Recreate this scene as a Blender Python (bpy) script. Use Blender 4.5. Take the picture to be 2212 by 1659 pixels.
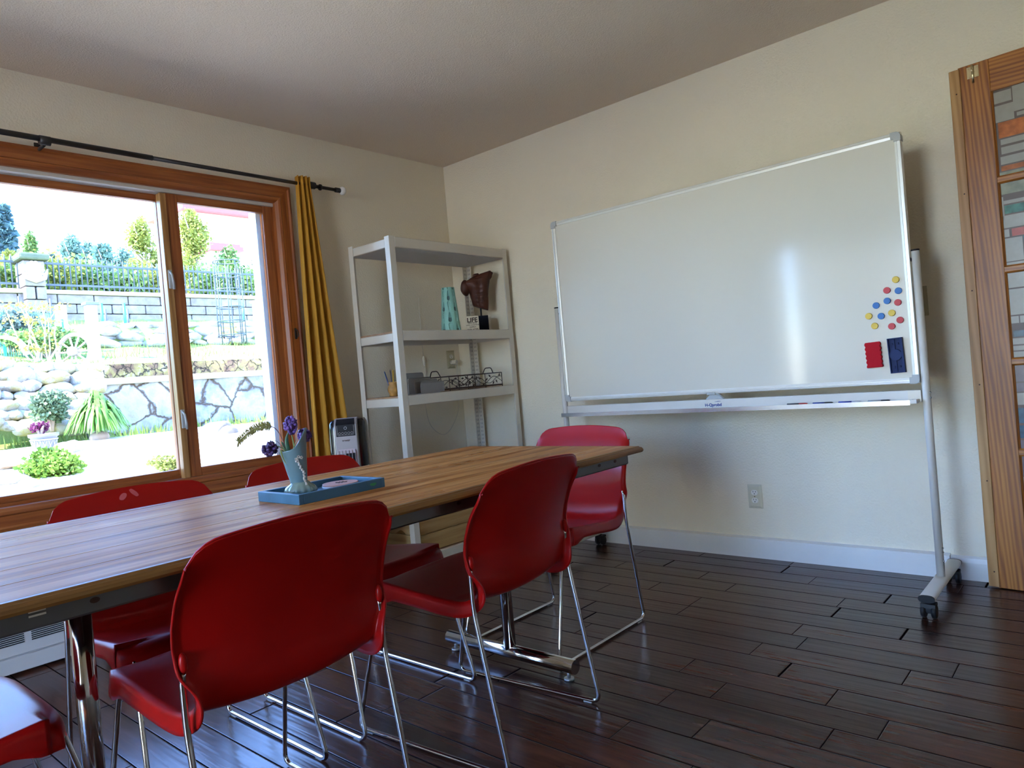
import bpy, bmesh, math, random
from mathutils import Vector, Matrix
R = math.radians
rnd = random.Random(7)
scn = bpy.context.scene
for o in list(bpy.data.objects): bpy.data.objects.remove(o, do_unlink=True)
COL = scn.collection

# ------------------------------------------------------------------ camera
W, H, FPX = 2212.0, 1659.0, 1540.8
YAW, PIT, ROL = 0.7188, -0.0104, -0.0858
CAM = Vector((3.429, -3.406, 0.9972))
_f = Vector((-math.sin(YAW)*math.cos(PIT), math.cos(YAW)*math.cos(PIT), math.sin(PIT)))
_r = Vector((math.cos(YAW), math.sin(YAW), 0)); _u = _r.cross(_f)
_r2 = _r*math.cos(ROL)+_u*math.sin(ROL); _u2 = -_r*math.sin(ROL)+_u*math.cos(ROL)
cd = bpy.data.cameras.new('camera'); cam = bpy.data.objects.new('camera', cd); COL.objects.link(cam)
cam.matrix_world = Matrix(((_r2.x,_u2.x,-_f.x,CAM.x),(_r2.y,_u2.y,-_f.y,CAM.y),(_r2.z,_u2.z,-_f.z,CAM.z),(0,0,0,1)))
cd.sensor_width = 36; cd.lens = 36*FPX/W; cd.clip_start = 0.02; cd.clip_end = 500
scn.camera = cam
def gp(px, py, x):
    """point of the garden seen at a pixel of the photograph, on the plane X = x (used to measure the garden)"""
    d = _f + _r2*((px-W/2)/FPX) - _u2*((py-H/2)/FPX)
    return CAM + d*((x-CAM.x)/d.x)

# ------------------------------------------------------------------ light
wd = bpy.data.worlds.new('world'); scn.world = wd; wd.use_nodes = True
wn = wd.node_tree; wn.nodes.clear()
wo = wn.nodes.new('ShaderNodeOutputWorld'); wb = wn.nodes.new('ShaderNodeBackground')
sky = wn.nodes.new('ShaderNodeTexSky'); sky.sky_type = 'NISHITA'; sky.sun_disc = False
sky.sun_elevation = R(48); sky.sun_rotation = R(175); sky.air_density = 1.0; sky.dust_density = .05; sky.ozone_density = 5.0
tint = wn.nodes.new('ShaderNodeMix'); tint.data_type = 'RGBA'; tint.blend_type = 'MULTIPLY'; tint.inputs[0].default_value = 1; tint.inputs[7].default_value = (.84, .915, 1.11, 1)
wn.links.new(sky.outputs[0], tint.inputs[6]); wn.links.new(tint.outputs[2], wb.inputs[0]); wb.inputs[1].default_value = 0.9
wn.links.new(wb.outputs[0], wo.inputs[0])
sd = bpy.data.lights.new('sun', 'SUN'); sd.energy = 7.5; sd.angle = R(0.7); sd.color = (1, .95, .86)
sun = bpy.data.objects.new('sun', sd); COL.objects.link(sun)
sun.rotation_euler = Vector((.0, -.74, .80)).to_track_quat('Z', 'Y').to_euler()
scn.view_settings.view_transform = 'Standard'; scn.view_settings.look = 'None'
scn.view_settings.gamma = 1; scn.view_settings.use_curve_mapping = False
scn.view_settings.exposure = 2.15

# ------------------------------------------------------------------ materials
def new_mat(name):
    m = bpy.data.materials.new(name); m.use_nodes = True
    return m, m.node_tree, m.node_tree.nodes['Principled BSDF']
def c4(c): return (c[0], c[1], c[2], 1)
def plain(name, col, rough=.5, metal=0, bump=0, bscale=200, var=0, vscale=6, spec=.5, coat=0, sss=0, trans=0, stretch=None):
    m, t, b = new_mat(name)
    b.inputs['Base Color'].default_value = c4(col); b.inputs['Roughness'].default_value = rough
    b.inputs['Metallic'].default_value = metal; b.inputs['Specular IOR Level'].default_value = spec
    b.inputs['Coat Weight'].default_value = coat; b.inputs['Coat Roughness'].default_value = .08
    if trans: b.inputs['Transmission Weight'].default_value = trans
    tc = t.nodes.new('ShaderNodeTexCoord'); mp = t.nodes.new('ShaderNodeMapping'); t.links.new(tc.outputs['Object'], mp.inputs[0])
    if stretch: mp.inputs['Scale'].default_value = stretch
    if var:
        n = t.nodes.new('ShaderNodeTexNoise'); n.inputs['Scale'].default_value = vscale; n.inputs['Detail'].default_value = 6
        t.links.new(mp.outputs[0], n.inputs['Vector'])
        r = t.nodes.new('ShaderNodeValToRGB'); r.color_ramp.elements[0].position = .3; r.color_ramp.elements[1].position = .7
        r.color_ramp.elements[0].color = c4([x*(1-var) for x in col]); r.color_ramp.elements[1].color = c4([min(1, x*(1+var)) for x in col])
        t.links.new(n.outputs['Fac'], r.inputs[0]); t.links.new(r.outputs[0], b.inputs['Base Color'])
    if bump:
        n = t.nodes.new('ShaderNodeTexNoise'); n.inputs['Scale'].default_value = bscale; n.inputs['Detail'].default_value = 3
        t.links.new(mp.outputs[0], n.inputs['Vector'])
        bp = t.nodes.new('ShaderNodeBump'); bp.inputs['Strength'].default_value = bump; bp.inputs['Distance'].default_value = .004
        t.links.new(n.outputs['Fac'], bp.inputs['Height']); t.links.new(bp.outputs[0], b.inputs['Normal'])
    return m
def wood(name, cols, axis=1, fine=60, ring=0, rough=.4, coat=0, bump=.15, var_rough=0):
    """grain runs along the given axis of the object"""
    m, t, b = new_mat(name); b.inputs['Roughness'].default_value = rough
    b.inputs['Coat Weight'].default_value = coat; b.inputs['Coat Roughness'].default_value = .2
    tc = t.nodes.new('ShaderNodeTexCoord'); mp = t.nodes.new('ShaderNodeMapping'); t.links.new(tc.outputs['Object'], mp.inputs[0])
    s = [fine, fine, fine]; s[axis] = fine*.04; mp.inputs['Scale'].default_value = s
    n = t.nodes.new('ShaderNodeTexNoise'); n.inputs['Scale'].default_value = 1; n.inputs['Detail'].default_value = 5; n.inputs['Distortion'].default_value = .25
    t.links.new(mp.outputs[0], n.inputs['Vector'])
    src = n.outputs['Fac']
    if ring:
        mp2 = t.nodes.new('ShaderNodeMapping'); t.links.new(tc.outputs['Object'], mp2.inputs[0])
        s = [ring, ring, ring]; s[axis] = ring*.05; mp2.inputs['Scale'].default_value = s
        w = t.nodes.new('ShaderNodeTexWave'); w.wave_type = 'BANDS'; w.bands_direction = 'DIAGONAL'; w.inputs['Scale'].default_value = 1
        w.inputs['Distortion'].default_value = 5.5; w.inputs['Detail'].default_value = 2.5; w.inputs['Detail Scale'].default_value = .8
        t.links.new(mp2.outputs[0], w.inputs['Vector'])
        mx = t.nodes.new('ShaderNodeMath'); mx.operation = 'MULTIPLY_ADD'; mx.inputs[1].default_value = .30
        ml = t.nodes.new('ShaderNodeMath'); ml.operation = 'MULTIPLY'; ml.inputs[1].default_value = .70
        t.links.new(n.outputs['Fac'], ml.inputs[0]); t.links.new(w.outputs['Fac'], mx.inputs[0]); t.links.new(ml.outputs[0], mx.inputs[2]); src = mx.outputs[0]
    r = t.nodes.new('ShaderNodeValToRGB'); e = r.color_ramp.elements
    e[0].position = .3; e[0].color = c4(cols[0]); e[1].position = .72; e[1].color = c4(cols[-1])
    if len(cols) == 3: k = e.new(.5); k.color = c4(cols[1])
    t.links.new(src, r.inputs[0]); t.links.new(r.outputs[0], b.inputs['Base Color'])
    bp = t.nodes.new('ShaderNodeBump'); bp.inputs['Strength'].default_value = bump; bp.inputs['Distance'].default_value = .002
    t.links.new(src, bp.inputs['Height']); t.links.new(bp.outputs[0], b.inputs['Normal'])
    if var_rough:
        n2 = t.nodes.new('ShaderNodeTexNoise'); n2.inputs['Scale'].default_value = 4; n2.inputs['Detail'].default_value = 5
        mp3 = t.nodes.new('ShaderNodeMapping'); s = [3, 3, 3]; s[axis] = .7; mp3.inputs['Scale'].default_value = s
        t.links.new(tc.outputs['Object'], mp3.inputs[0]); t.links.new(mp3.outputs[0], n2.inputs['Vector'])
        mr = t.nodes.new('ShaderNodeMapRange'); mr.inputs[1].default_value = .3; mr.inputs[2].default_value = .7
        mr.inputs[3].default_value = rough-var_rough; mr.inputs[4].default_value = rough+var_rough
        t.links.new(n2.outputs['Fac'], mr.inputs[0]); t.links.new(mr.outputs[0], b.inputs['Roughness'])
    return m
def mottled(name, cols, scale=8, rough=.9, bump=.5, voronoi=0):
    """several colours in patches: stone, moss, soil, grass"""
    m, t, b = new_mat(name); b.inputs['Roughness'].default_value = rough; b.inputs['Specular IOR Level'].default_value = .2
    tc = t.nodes.new('ShaderNodeTexCoord')
    n = t.nodes.new('ShaderNodeTexNoise'); n.inputs['Scale'].default_value = scale; n.inputs['Detail'].default_value = 8; n.inputs['Roughness'].default_value = .65
    t.links.new(tc.outputs['Object'], n.inputs['Vector'])
    r = t.nodes.new('ShaderNodeValToRGB'); e = r.color_ramp.elements
    k = len(cols); e[0].position = .3; e[0].color = c4(cols[0]); e[1].position = .7; e[1].color = c4(cols[-1])
    for i in range(1, k-1): q = e.new(.3+.4*i/(k-1)); q.color = c4(cols[i])
    t.links.new(n.outputs['Fac'], r.inputs[0]); out = r.outputs[0]; h = n.outputs['Fac']
    if voronoi:
        v = t.nodes.new('ShaderNodeTexVoronoi'); v.feature = 'DISTANCE_TO_EDGE'; v.inputs['Scale'].default_value = voronoi
        ns = t.nodes.new('ShaderNodeVectorMath'); ns.operation = 'MULTIPLY_ADD'; ns.inputs[1].default_value = (.16, .16, .16)
        t.links.new(n.outputs['Color'], ns.inputs[0]); t.links.new(tc.outputs['Object'], ns.inputs[2]); t.links.new(ns.outputs[0], v.inputs['Vector'])
        r2 = t.nodes.new('ShaderNodeValToRGB'); r2.color_ramp.elements[0].position = .01; r2.color_ramp.elements[1].position = .045
        t.links.new(v.outputs['Distance'], r2.inputs[0])
        mx = t.nodes.new('ShaderNodeMix'); mx.data_type = 'RGBA'
        mx.inputs[6].default_value = (.085, .055, .04, 1); t.links.new(r2.outputs[0], mx.inputs[0]); t.links.new(out, mx.inputs[7]); out = mx.outputs[2]
        ad = t.nodes.new('ShaderNodeMath'); ad.operation = 'ADD'; t.links.new(r2.outputs[0], ad.inputs[0]); t.links.new(h, ad.inputs[1]); h = ad.outputs[0]
    t.links.new(out, b.inputs['Base Color'])
    bp = t.nodes.new('ShaderNodeBump'); bp.inputs['Strength'].default_value = bump; bp.inputs['Distance'].default_value = .05
    t.links.new(h, bp.inputs['Height']); t.links.new(bp.outputs[0], b.inputs['Normal'])
    return m
def glass(name, tint=(1, 1, 1), refl=1.0):
    m = bpy.data.materials.new(name); m.use_nodes = True; t = m.node_tree; t.nodes.clear()
    o = t.nodes.new('ShaderNodeOutputMaterial'); mx = t.nodes.new('ShaderNodeMixShader')
    tr = t.nodes.new('ShaderNodeBsdfTransparent'); tr.inputs[0].default_value = c4(tint)
    gl = t.nodes.new('ShaderNodeBsdfGlossy'); gl.inputs['Roughness'].default_value = .01
    fr = t.nodes.new('ShaderNodeFresnel'); fr.inputs[0].default_value = 1.35
    t.links.new(fr.outputs[0], mx.inputs[0]); t.links.new(tr.outputs[0], mx.inputs[1]); t.links.new(gl.outputs[0], mx.inputs[2]); t.links.new(mx.outputs[0], o.inputs[0])
    return m
def leafmat(name, col, var=.35):
    m, t, b = new_mat(name); b.inputs['Roughness'].default_value = .5; b.inputs['Specular IOR Level'].default_value = .25
    tc = t.nodes.new('ShaderNodeTexCoord'); n = t.nodes.new('ShaderNodeTexNoise'); n.inputs['Scale'].default_value = 5; n.inputs['Detail'].default_value = 4
    t.links.new(tc.outputs['Object'], n.inputs['Vector'])
    r = t.nodes.new('ShaderNodeValToRGB'); r.color_ramp.elements[0].position = .35; r.color_ramp.elements[1].position = .65
    r.color_ramp.elements[0].color = c4([x*(1-var) for x in col]); r.color_ramp.elements[1].color = c4([min(1, x*(1+var)) for x in col])
    t.links.new(n.outputs['Fac'], r.inputs[0]); t.links.new(r.outputs[0], b.inputs['Base Color'])
    tl = t.nodes.new('ShaderNodeBsdfTranslucent'); t.links.new(r.outputs[0], tl.inputs[0])
    mx = t.nodes.new('ShaderNodeMixShader'); mx.inputs[0].default_value = .35
    o = t.nodes['Material Output']; t.links.new(b.outputs[0], mx.inputs[1]); t.links.new(tl.outputs[0], mx.inputs[2]); t.links.new(mx.outputs[0], o.inputs[0])
    return m
def floor_mat():
    m, t, b = new_mat('dark_plank_floor'); N = t.nodes; L = t.links
    tc = N.new('ShaderNodeTexCoord'); sp = N.new('ShaderNodeSeparateXYZ'); L.new(tc.outputs['Object'], sp.inputs[0])
    def math_(op, a, bb=None, c=None):
        n = N.new('ShaderNodeMath'); n.operation = op
        for i, v in enumerate((a, bb, c)):
            if v is None: continue
            if isinstance(v, (int, float)): n.inputs[i].default_value = v
            else: L.new(v, n.inputs[i])
        return n.outputs[0]
    yy = math_('MULTIPLY_ADD', sp.outputs[1], 1/.117, .676/.117+200); row = math_('FLOOR', yy); fy = math_('SUBTRACT', yy, row)
    wn_ = N.new('ShaderNodeTexWhiteNoise'); wn_.noise_dimensions = '1D'; L.new(row, wn_.inputs['W'])
    xo = math_('MULTIPLY_ADD', wn_.outputs['Value'], 3.7, 20)
    xx = math_('ADD', math_('MULTIPLY', sp.outputs[0], 1/.66), xo)
    # plank lengths vary: warp x by a slow sine of itself
    xx = math_('ADD', xx, math_('MULTIPLY', math_('SINE', math_('MULTIPLY', xx, 2.3)), .22))
    colm = math_('FLOOR', xx); fx = math_('SUBTRACT', xx, colm)
    idn = N.new('ShaderNodeTexWhiteNoise'); idn.noise_dimensions = '2D'; cb = N.new('ShaderNodeCombineXYZ'); L.new(row, cb.inputs[0]); L.new(colm, cb.inputs[1]); L.new(cb.outputs[0], idn.inputs['Vector'])
    # distance to seams
    dy = math_('MULTIPLY', math_('MINIMUM', fy, math_('SUBTRACT', 1, fy)), .117)
    dx = math_('MULTIPLY', math_('MINIMUM', fx, math_('SUBTRACT', 1, fx)), .66)
    dd = math_('MINIMUM', dy, dx)
    seam = N.new('ShaderNodeMapRange'); L.new(dd, seam.inputs[0]); seam.inputs[1].default_value = .0011; seam.inputs[2].default_value = .0030; seam.interpolation_type = 'SMOOTHSTEP'
    bev = N.new('ShaderNodeMapRange'); L.new(dd, bev.inputs[0]); bev.inputs[1].default_value = .0; bev.inputs[2].default_value = .0045; bev.interpolation_type = 'SMOOTHSTEP'
    # grain, offset per plank
    off = N.new('ShaderNodeCombineXYZ'); L.new(math_('MULTIPLY', idn.outputs['Value'], 37.), off.inputs[0]); L.new(math_('MULTIPLY', row, 3.1), off.inputs[1])
    va = N.new('ShaderNodeVectorMath'); va.operation = 'ADD'; L.new(tc.outputs['Object'], va.inputs[0]); L.new(off.outputs[0], va.inputs[1])
    mp = N.new('ShaderNodeMapping'); mp.inputs['Scale'].default_value = (2.2, 26, 1); L.new(va.outputs[0], mp.inputs[0])
    n1 = N.new('ShaderNodeTexNoise'); n1.inputs['Scale'].default_value = 1.6; n1.inputs['Detail'].default_value = 7; n1.inputs['Roughness'].default_value = .6; L.new(mp.outputs[0], n1.inputs['Vector'])
    mp2 = N.new('ShaderNodeMapping'); mp2.inputs['Scale'].default_value = (1.6, 5, 1); L.new(va.outputs[0], mp2.inputs[0])
    n2 = N.new('ShaderNodeTexNoise'); n2.inputs['Scale'].default_value = 2.2; n2.inputs['Detail'].default_value = 5; L.new(mp2.outputs[0], n2.inputs['Vector'])
    mixf = math_('ADD', math_('MULTIPLY', n1.outputs['Fac'], .45), math_('ADD', math_('MULTIPLY', n2.outputs['Fac'], .45), math_('MULTIPLY', idn.outputs['Value'], .12)))
    r = N.new('ShaderNodeValToRGB'); e = r.color_ramp.elements
    e[0].position = .36; e[0].color = (.016, .005, .003, 1); e[1].position = .70; e[1].color = (.125, .040, .020, 1); k = e.new(.5); k.color = (.060, .019, .010, 1)
    L.new(mixf, r.inputs[0])
    mx = N.new('ShaderNodeMix'); mx.data_type = 'RGBA'; mx.inputs[6].default_value = (.004, .002, .002, 1); L.new(seam.outputs[0], mx.inputs[0]); L.new(r.outputs[0], mx.inputs[7])
    L.new(mx.outputs[2], b.inputs['Base Color'])
    # hand scraped ripples along the plank
    w = N.new('ShaderNodeMapping'); w.inputs['Scale'].default_value = (1.1, 20, 1); L.new(va.outputs[0], w.inputs[0])
    n3 = N.new('ShaderNodeTexNoise'); n3.inputs['Scale'].default_value = 2.2; n3.inputs['Detail'].default_value = 1.5; L.new(w.outputs[0], n3.inputs['Vector'])
    hh = math_('ADD', math_('MULTIPLY', bev.outputs[0], .9), math_('ADD', math_('MULTIPLY', n3.outputs['Fac'], .8), math_('MULTIPLY', n1.outputs['Fac'], .12)))
    bp = N.new('ShaderNodeBump'); bp.inputs['Strength'].default_value = .55; bp.inputs['Distance'].default_value = .0025; L.new(hh, bp.inputs['Height']); L.new(bp.outputs[0], b.inputs['Normal'])
    rr = math_('MULTIPLY_ADD', n2.outputs['Fac'], .14, .16); rr = math_('ADD', rr, math_('MULTIPLY', math_('SUBTRACT', 1, seam.outputs[0]), .5)); L.new(rr, b.inputs['Roughness'])
    L.new(math_('MULTIPLY', seam.outputs[0], .42), b.inputs['Specular IOR Level'])
    return m
M = {}
M['wall'] = plain('cream_plaster_wall', (.84, .745, .575), .9, bump=.55, bscale=110, spec=.25)
M['ceil'] = plain('cream_textured_ceiling', (.79, .66, .53), .95, bump=.7, bscale=160, spec=.2)
M['floor'] = floor_mat()
M['base'] = plain('white_baseboard_paint', (.76, .73, .68), .45, var=.03)
M['casing'] = wood('stained_fir_window', [(.20, .050, .013), (.33, .092, .022), (.43, .145, .035)], 2, 70, ring=0, rough=.38)
M['casingY'] = wood('stained_fir_window_rail', [(.20, .050, .013), (.33, .092, .022), (.43, .145, .035)], 1, 70, ring=0, rough=.38)
M['track'] = plain('cream_vinyl_track', (.60, .56, .50), .5)
M['dark_track'] = plain('dark_sill_track', (.16, .07, .07), .45)
M['vinyl'] = plain('pale_blue_grey_vinyl', (.62, .68, .72), .5)
M['glass'] = glass('window_glass')
M['chrome'] = plain('chrome_tube', (.62, .60, .58), .11, metal=1, bump=.03, bscale=40)
M['steel'] = plain('brushed_steel', (.50, .50, .50), .35, metal=1, bump=.1, bscale=300)
M['silverplastic'] = plain('silver_plastic', (.40, .37, .36), .35, metal=.3)
M['apron'] = plain('grey_painted_steel', (.13, .12, .115), .38, metal=.6)
M['hole'] = plain('dark_slot', (.01, .01, .01), .8)
M['red'] = plain('red_plastic_shell', (.38, .0045, .003), .34, spec=.5, bump=.06, bscale=500, var=.06, vscale=9)
M['scuff'] = plain('pale_scuff', (.62, .10, .10), .6)
M['table'] = wood('oiled_table_boards', [(.26, .080, .018), (.46, .185, .048), (.62, .30, .095)], 1, 42, rough=.33, bump=.12, var_rough=.10)
M['table'].node_tree.nodes['Principled BSDF'].inputs['Specular IOR Level'].default_value = .5
M['table'].node_tree.nodes['Principled BSDF'].inputs['IOR'].default_value = 1.075
M['red'].node_tree.nodes['Principled BSDF'].inputs['IOR'].default_value = 1.32
M['tedge'] = wood('golden_table_edge', [(.14, .052, .008), (.24, .10, .018), (.33, .155, .032)], 1, 60, rough=.48)
M['seamline'] = plain('dark_board_seam', (.05, .018, .01), .8)
M['white_metal'] = plain('white_powder_coat', (.66, .595, .495), .42, var=.02)
M['shelfboard'] = wood('particle_board', [(.30, .17, .09), (.42, .26, .15)], 1, 30, rough=.8)
M['shelfunder'] = plain('grey_shelf_underside', (.60, .58, .56), .6)
M['board'] = plain('gloss_white_enamel', (.71, .655, .545), .10, spec=.6, bump=.015, bscale=6)
M['alu'] = plain('pale_anodised_aluminium', (.80, .77, .70), .3, metal=.35)
M['alutray'] = plain('bright_aluminium_tray', (.75, .77, .80), .22, metal=.9)
M['greyplastic'] = plain('grey_plastic_cap', (.45, .45, .43), .5)
M['pole'] = plain('off_white_pole', (.66, .61, .54), .35)
M['black'] = plain('black_plastic', (.008, .008, .010), .5, spec=.3)
M['blackgloss'] = plain('gloss_black_plastic', (.008, .009, .012), .1)
M['blackmetal'] = plain('black_iron_rod', (.02, .018, .018), .4)
M['curtain'] = plain('mustard_curtain_cloth', (.66, .335, .045), .85, bump=.25, bscale=700, spec=.2, var=.04)
M['ivory'] = plain('ivory_plate', (.66, .60, .44), .22)
M['ivorydark'] = plain('beige_plate', (.50, .44, .28), .35)
M['socket'] = plain('socket_face', (.78, .74, .66), .3)
M['porcelain'] = plain('white_ceramic_ball', (.82, .78, .72), .25)
M['blue'] = plain('blue_painted_wood', (.045, .135, .21), .5, bump=.2, bscale=60, var=.15, vscale=14)
M['bluein'] = plain('light_blue_paint', (.07, .25, .42), .45, var=.1)
M['vase'] = plain('pale_blue_glaze', (.135, .225, .235), .22, var=.08, vscale=12, coat=.4)
M['vasefoot'] = plain('pale_green_glaze', (.22, .29, .235), .25, var=.1, vscale=12, coat=.4)
M['vaserelief'] = plain('cream_relief', (.50, .45, .38), .4)
M['coaster'] = plain('salmon_coaster', (.55, .27, .20), .6)
M['cork'] = plain('pale_coaster_edge', (.62, .66, .68), .6)
M['purple'] = plain('purple_petals', (.13, .06, .27), .5, var=.4, vscale=60)
M['darkpurple'] = plain('dark_purple_petals', (.055, .022, .10), .5, var=.5, vscale=60)
M['stem'] = plain('green_stem', (.13, .24, .07), .5, var=.2)
M['fernleaf'] = plain('olive_frond', (.25, .23, .06), .6, var=.3, vscale=40)
M['aqua'] = plain('mint_ceramic', (.27, .55, .46), .38, var=.05)
M['aqua_hole_shade'] = plain('mint_hole_shade', (.06, .13, .12), .6)  # shade inside the vase's teardrop holes, painted as a darker mint
M['bronze'] = plain('reddish_brown_carved_wood', (.075, .018, .008), .48, bump=.35, bscale=35, var=.3, vscale=14)
M['cream'] = plain('cream_sign_face', (.72, .63, .46), .6, var=.04)
M['ink'] = plain('dark_brown_ink', (.06, .03, .018), .7)
M['blueink'] = plain('navy_ink', (.02, .05, .22), .6)
M['wicker'] = plain('amber_carved_pot', (.50, .26, .065), .4, var=.35, vscale=30, bump=.4, bscale=60)
M['smoke'] = plain('smoky_clear_plastic', (.42, .40, .38), .2, trans=.45)
M['rust'] = plain('rusty_wire', (.055, .028, .018), .5, metal=.3)
M['crate'] = wood('pine_crate_boards', [(.34, .18, .06), (.46, .28, .10), (.55, .36, .16)], 1, 40, ring=0, rough=.6)
M['doorwood'] = wood('orange_stained_fir_door', [(.21, .060, .007), (.35, .115, .014), (.46, .175, .028)], 2, 40, ring=42, rough=.38, coat=.08)
M['doorwoodX'] = wood('orange_stained_fir_rail', [(.21, .060, .007), (.35, .115, .014), (.46, .175, .028)], 0, 40, ring=42, rough=.38, coat=.08)
M['astragal'] = wood('pale_oak_strip', [(.32, .145, .040), (.42, .21, .065), (.50, .27, .10)], 2, 45, ring=20, rough=.4)
M['brass'] = plain('brass_hardware', (.70, .58, .34), .25, metal=.9)
M['heater'] = plain('white_heater_enamel', (.66, .65, .62), .35)
M['charcoal'] = plain('marker_black', (.02, .02, .02), .4)
MAGC = {'yellow': plain('yellow_magnet', (.80, .52, .055), .5), 'red': plain('red_magnet', (.60, .035, .045), .5), 'blue': plain('blue_magnet', (.02, .16, .46), .5)}
M['navy'] = plain('navy_plastic', (.007, .022, .10), .55, spec=.25)
M['felt'] = plain('red_felt', (.50, .005, .015), .95, bump=.3, bscale=400)
M['sheer'] = plain('sheer_white_curtain', (.85, .83, .76), .8)
def translucent(m, w):
    t = m.node_tree; b = t.nodes['Principled BSDF']; o = t.nodes['Material Output']
    tl = t.nodes.new('ShaderNodeBsdfTranslucent'); tl.inputs[0].default_value = b.inputs['Base Color'].default_value
    mx = t.nodes.new('ShaderNodeMixShader'); mx.inputs[0].default_value = w
    t.links.new(b.outputs[0], mx.inputs[1]); t.links.new(tl.outputs[0], mx.inputs[2]); t.links.new(mx.outputs[0], o.inputs[0])
translucent(M['sheer'], .5); translucent(M['curtain'], .12)

# ------------------------------------------------------------------ mesh helpers
class MB:
    def __init__(s): s.bm = bmesh.new(); s.mi = 0
    def _fin(s, faces, smooth):
        for f in faces: f.material_index = s.mi; f.smooth = smooth
    def box(s, a, b, bev=0, mat=None):
        x0, y0, z0 = a; x1, y1, z1 = b
        r = bmesh.ops.create_cube(s.bm, size=1)
        vs = r['verts']
        for v in vs: v.co = Vector(((x0+x1)/2+v.co.x*(x1-x0), (y0+y1)/2+v.co.y*(y1-y0), (z0+z1)/2+v.co.z*(z1-z0)))
        fs = list({f for v in vs for f in v.link_faces})
        if bev:
            es = list({e for v in vs for e in v.link_edges})
            rr = bmesh.ops.bevel(s.bm, geom=es, offset=bev, segments=2, affect='EDGES', profile=.5)
            vs = list({v for f in rr['faces'] for v in f.verts}|{v for v in vs if v.is_valid}); fs = list({f for v in vs for f in v.link_faces})
        s._fin(fs, False)
        if mat is not None: bmesh.ops.transform(s.bm, matrix=mat, verts=vs)
        return vs
    def tube(s, pts, r, n=10, closed=False, caps=True, radii=None, smooth=True):
        pts = [Vector(p) for p in pts]; N = len(pts); rings = []
        up = None
        for i, p in enumerate(pts):
            if closed: d = (pts[(i+1) % N]-pts[i-1])
            else: d = pts[min(i+1, N-1)]-pts[max(i-1, 0)]
            if d.length < 1e-9: d = Vector((0, 0, 1))
            d.normalize()
            if up is None: up = Vector((0, 0, 1)) if abs(d.z) < .9 else Vector((1, 0, 0))
            a = up-d*up.dot(d)
            if a.length < 1e-6: a = d.orthogonal()
            a.normalize(); up = a; b = d.cross(a); rr = radii[i] if radii else r
            rings.append([s.bm.verts.new(p+(a*math.cos(2*math.pi*k/n)+b*math.sin(2*math.pi*k/n))*rr) for k in range(n)])
        fs = []
        rng = range(N if closed else N-1)
        for i in rng:
            A = rings[i]; B = rings[(i+1) % N]
            if closed and i == N-1:
                best = min(range(n), key=lambda q: (B[q].co-A[0].co).length); B = B[best:]+B[:best]
            for k in range(n): fs.append(s.bm.faces.new((A[k], A[(k+1) % n], B[(k+1) % n], B[k])))
        s._fin(fs, smooth)
        if caps and not closed:
            c = [s.bm.faces.new(rings[0][::-1]), s.bm.faces.new(rings[-1])]; s._fin(c, False)
        return s
    def prism(s, poly, axis, a, b, smooth=False):
        """polygon in the plane across an axis, extruded from a to b"""
        def P(q, t):
            if axis == 0: return Vector((t, q[0], q[1]))
            if axis == 1: return Vector((q[0], t, q[1]))
            return Vector((q[0], q[1], t))
        A = [s.bm.verts.new(P(q, a)) for q in poly]; B = [s.bm.verts.new(P(q, b)) for q in poly]; n = len(poly)
        fs = [s.bm.faces.new((A[i], A[(i+1) % n], B[(i+1) % n], B[i])) for i in range(n)]
        s._fin(fs, smooth); s._fin([s.bm.faces.new(A[::-1]), s.bm.faces.new(B)], False)
        return A+B
    def lathe(s, prof, c=(0, 0, 0), n=24, caps=True, warp=None, smooth=True):
        rings = []
        for (r, z) in prof:
            ring = []
            for k in range(n):
                a = 2*math.pi*k/n; p = Vector((r*math.cos(a), r*math.sin(a), z))
                if warp: p = warp(p, a)
                ring.append(s.bm.verts.new(p+Vector(c)))
            rings.append(ring)
        fs = [s.bm.faces.new((A[k], A[(k+1) % n], B[(k+1) % n], B[k])) for A, B in zip(rings, rings[1:]) for k in range(n)]
        s._fin(fs, smooth)
        if caps: s._fin([s.bm.faces.new(rings[0][::-1]), s.bm.faces.new(rings[-1])], False)
        return s
    def grid(s, fn, nu, nv, closed_u=False, smooth=True):
        V = [[s.bm.verts.new(fn(i/nu, j/nv)) for i in range(nu+(0 if closed_u else 1))] for j in range(nv+1)]
        fs = []
        for j in range(nv):
            for i in range(nu):
                k = (i+1) % len(V[0]); fs.append(s.bm.faces.new((V[j][i], V[j][k], V[j+1][k], V[j+1][i])))
        s._fin(fs, smooth); return V
    def ball(s, c, r, sub=2, sc=(1, 1, 1), noise=0, seed=0, rot=None):
        rr = bmesh.ops.create_icosphere(s.bm, subdivisions=sub, radius=1); q = random.Random(seed)
        ph = [q.uniform(0, 6.28) for _ in range(9)]
        for v in rr['verts']:
            k = v.co.copy(); d = 1
            if noise: d += noise*(math.sin(3.1*k.x+ph[0])*math.sin(2.7*k.y+ph[1])+.6*math.sin(5*k.z+ph[2]+2*k.x)+.4*math.sin(7*k.y+ph[3])*math.sin(6*k.x+ph[4]))
            p = Vector((k.x*sc[0], k.y*sc[1], k.z*sc[2]))*r*d
            if rot: p = rot @ p
            v.co = p+Vector(c)
        s._fin(list({f for v in rr['verts'] for f in v.link_faces}), True); return s
    def quad(s, pts, smooth=False):
        f = s.bm.faces.new([s.bm.verts.new(Vector(p)) for p in pts]); s._fin([f], smooth); return s
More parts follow.
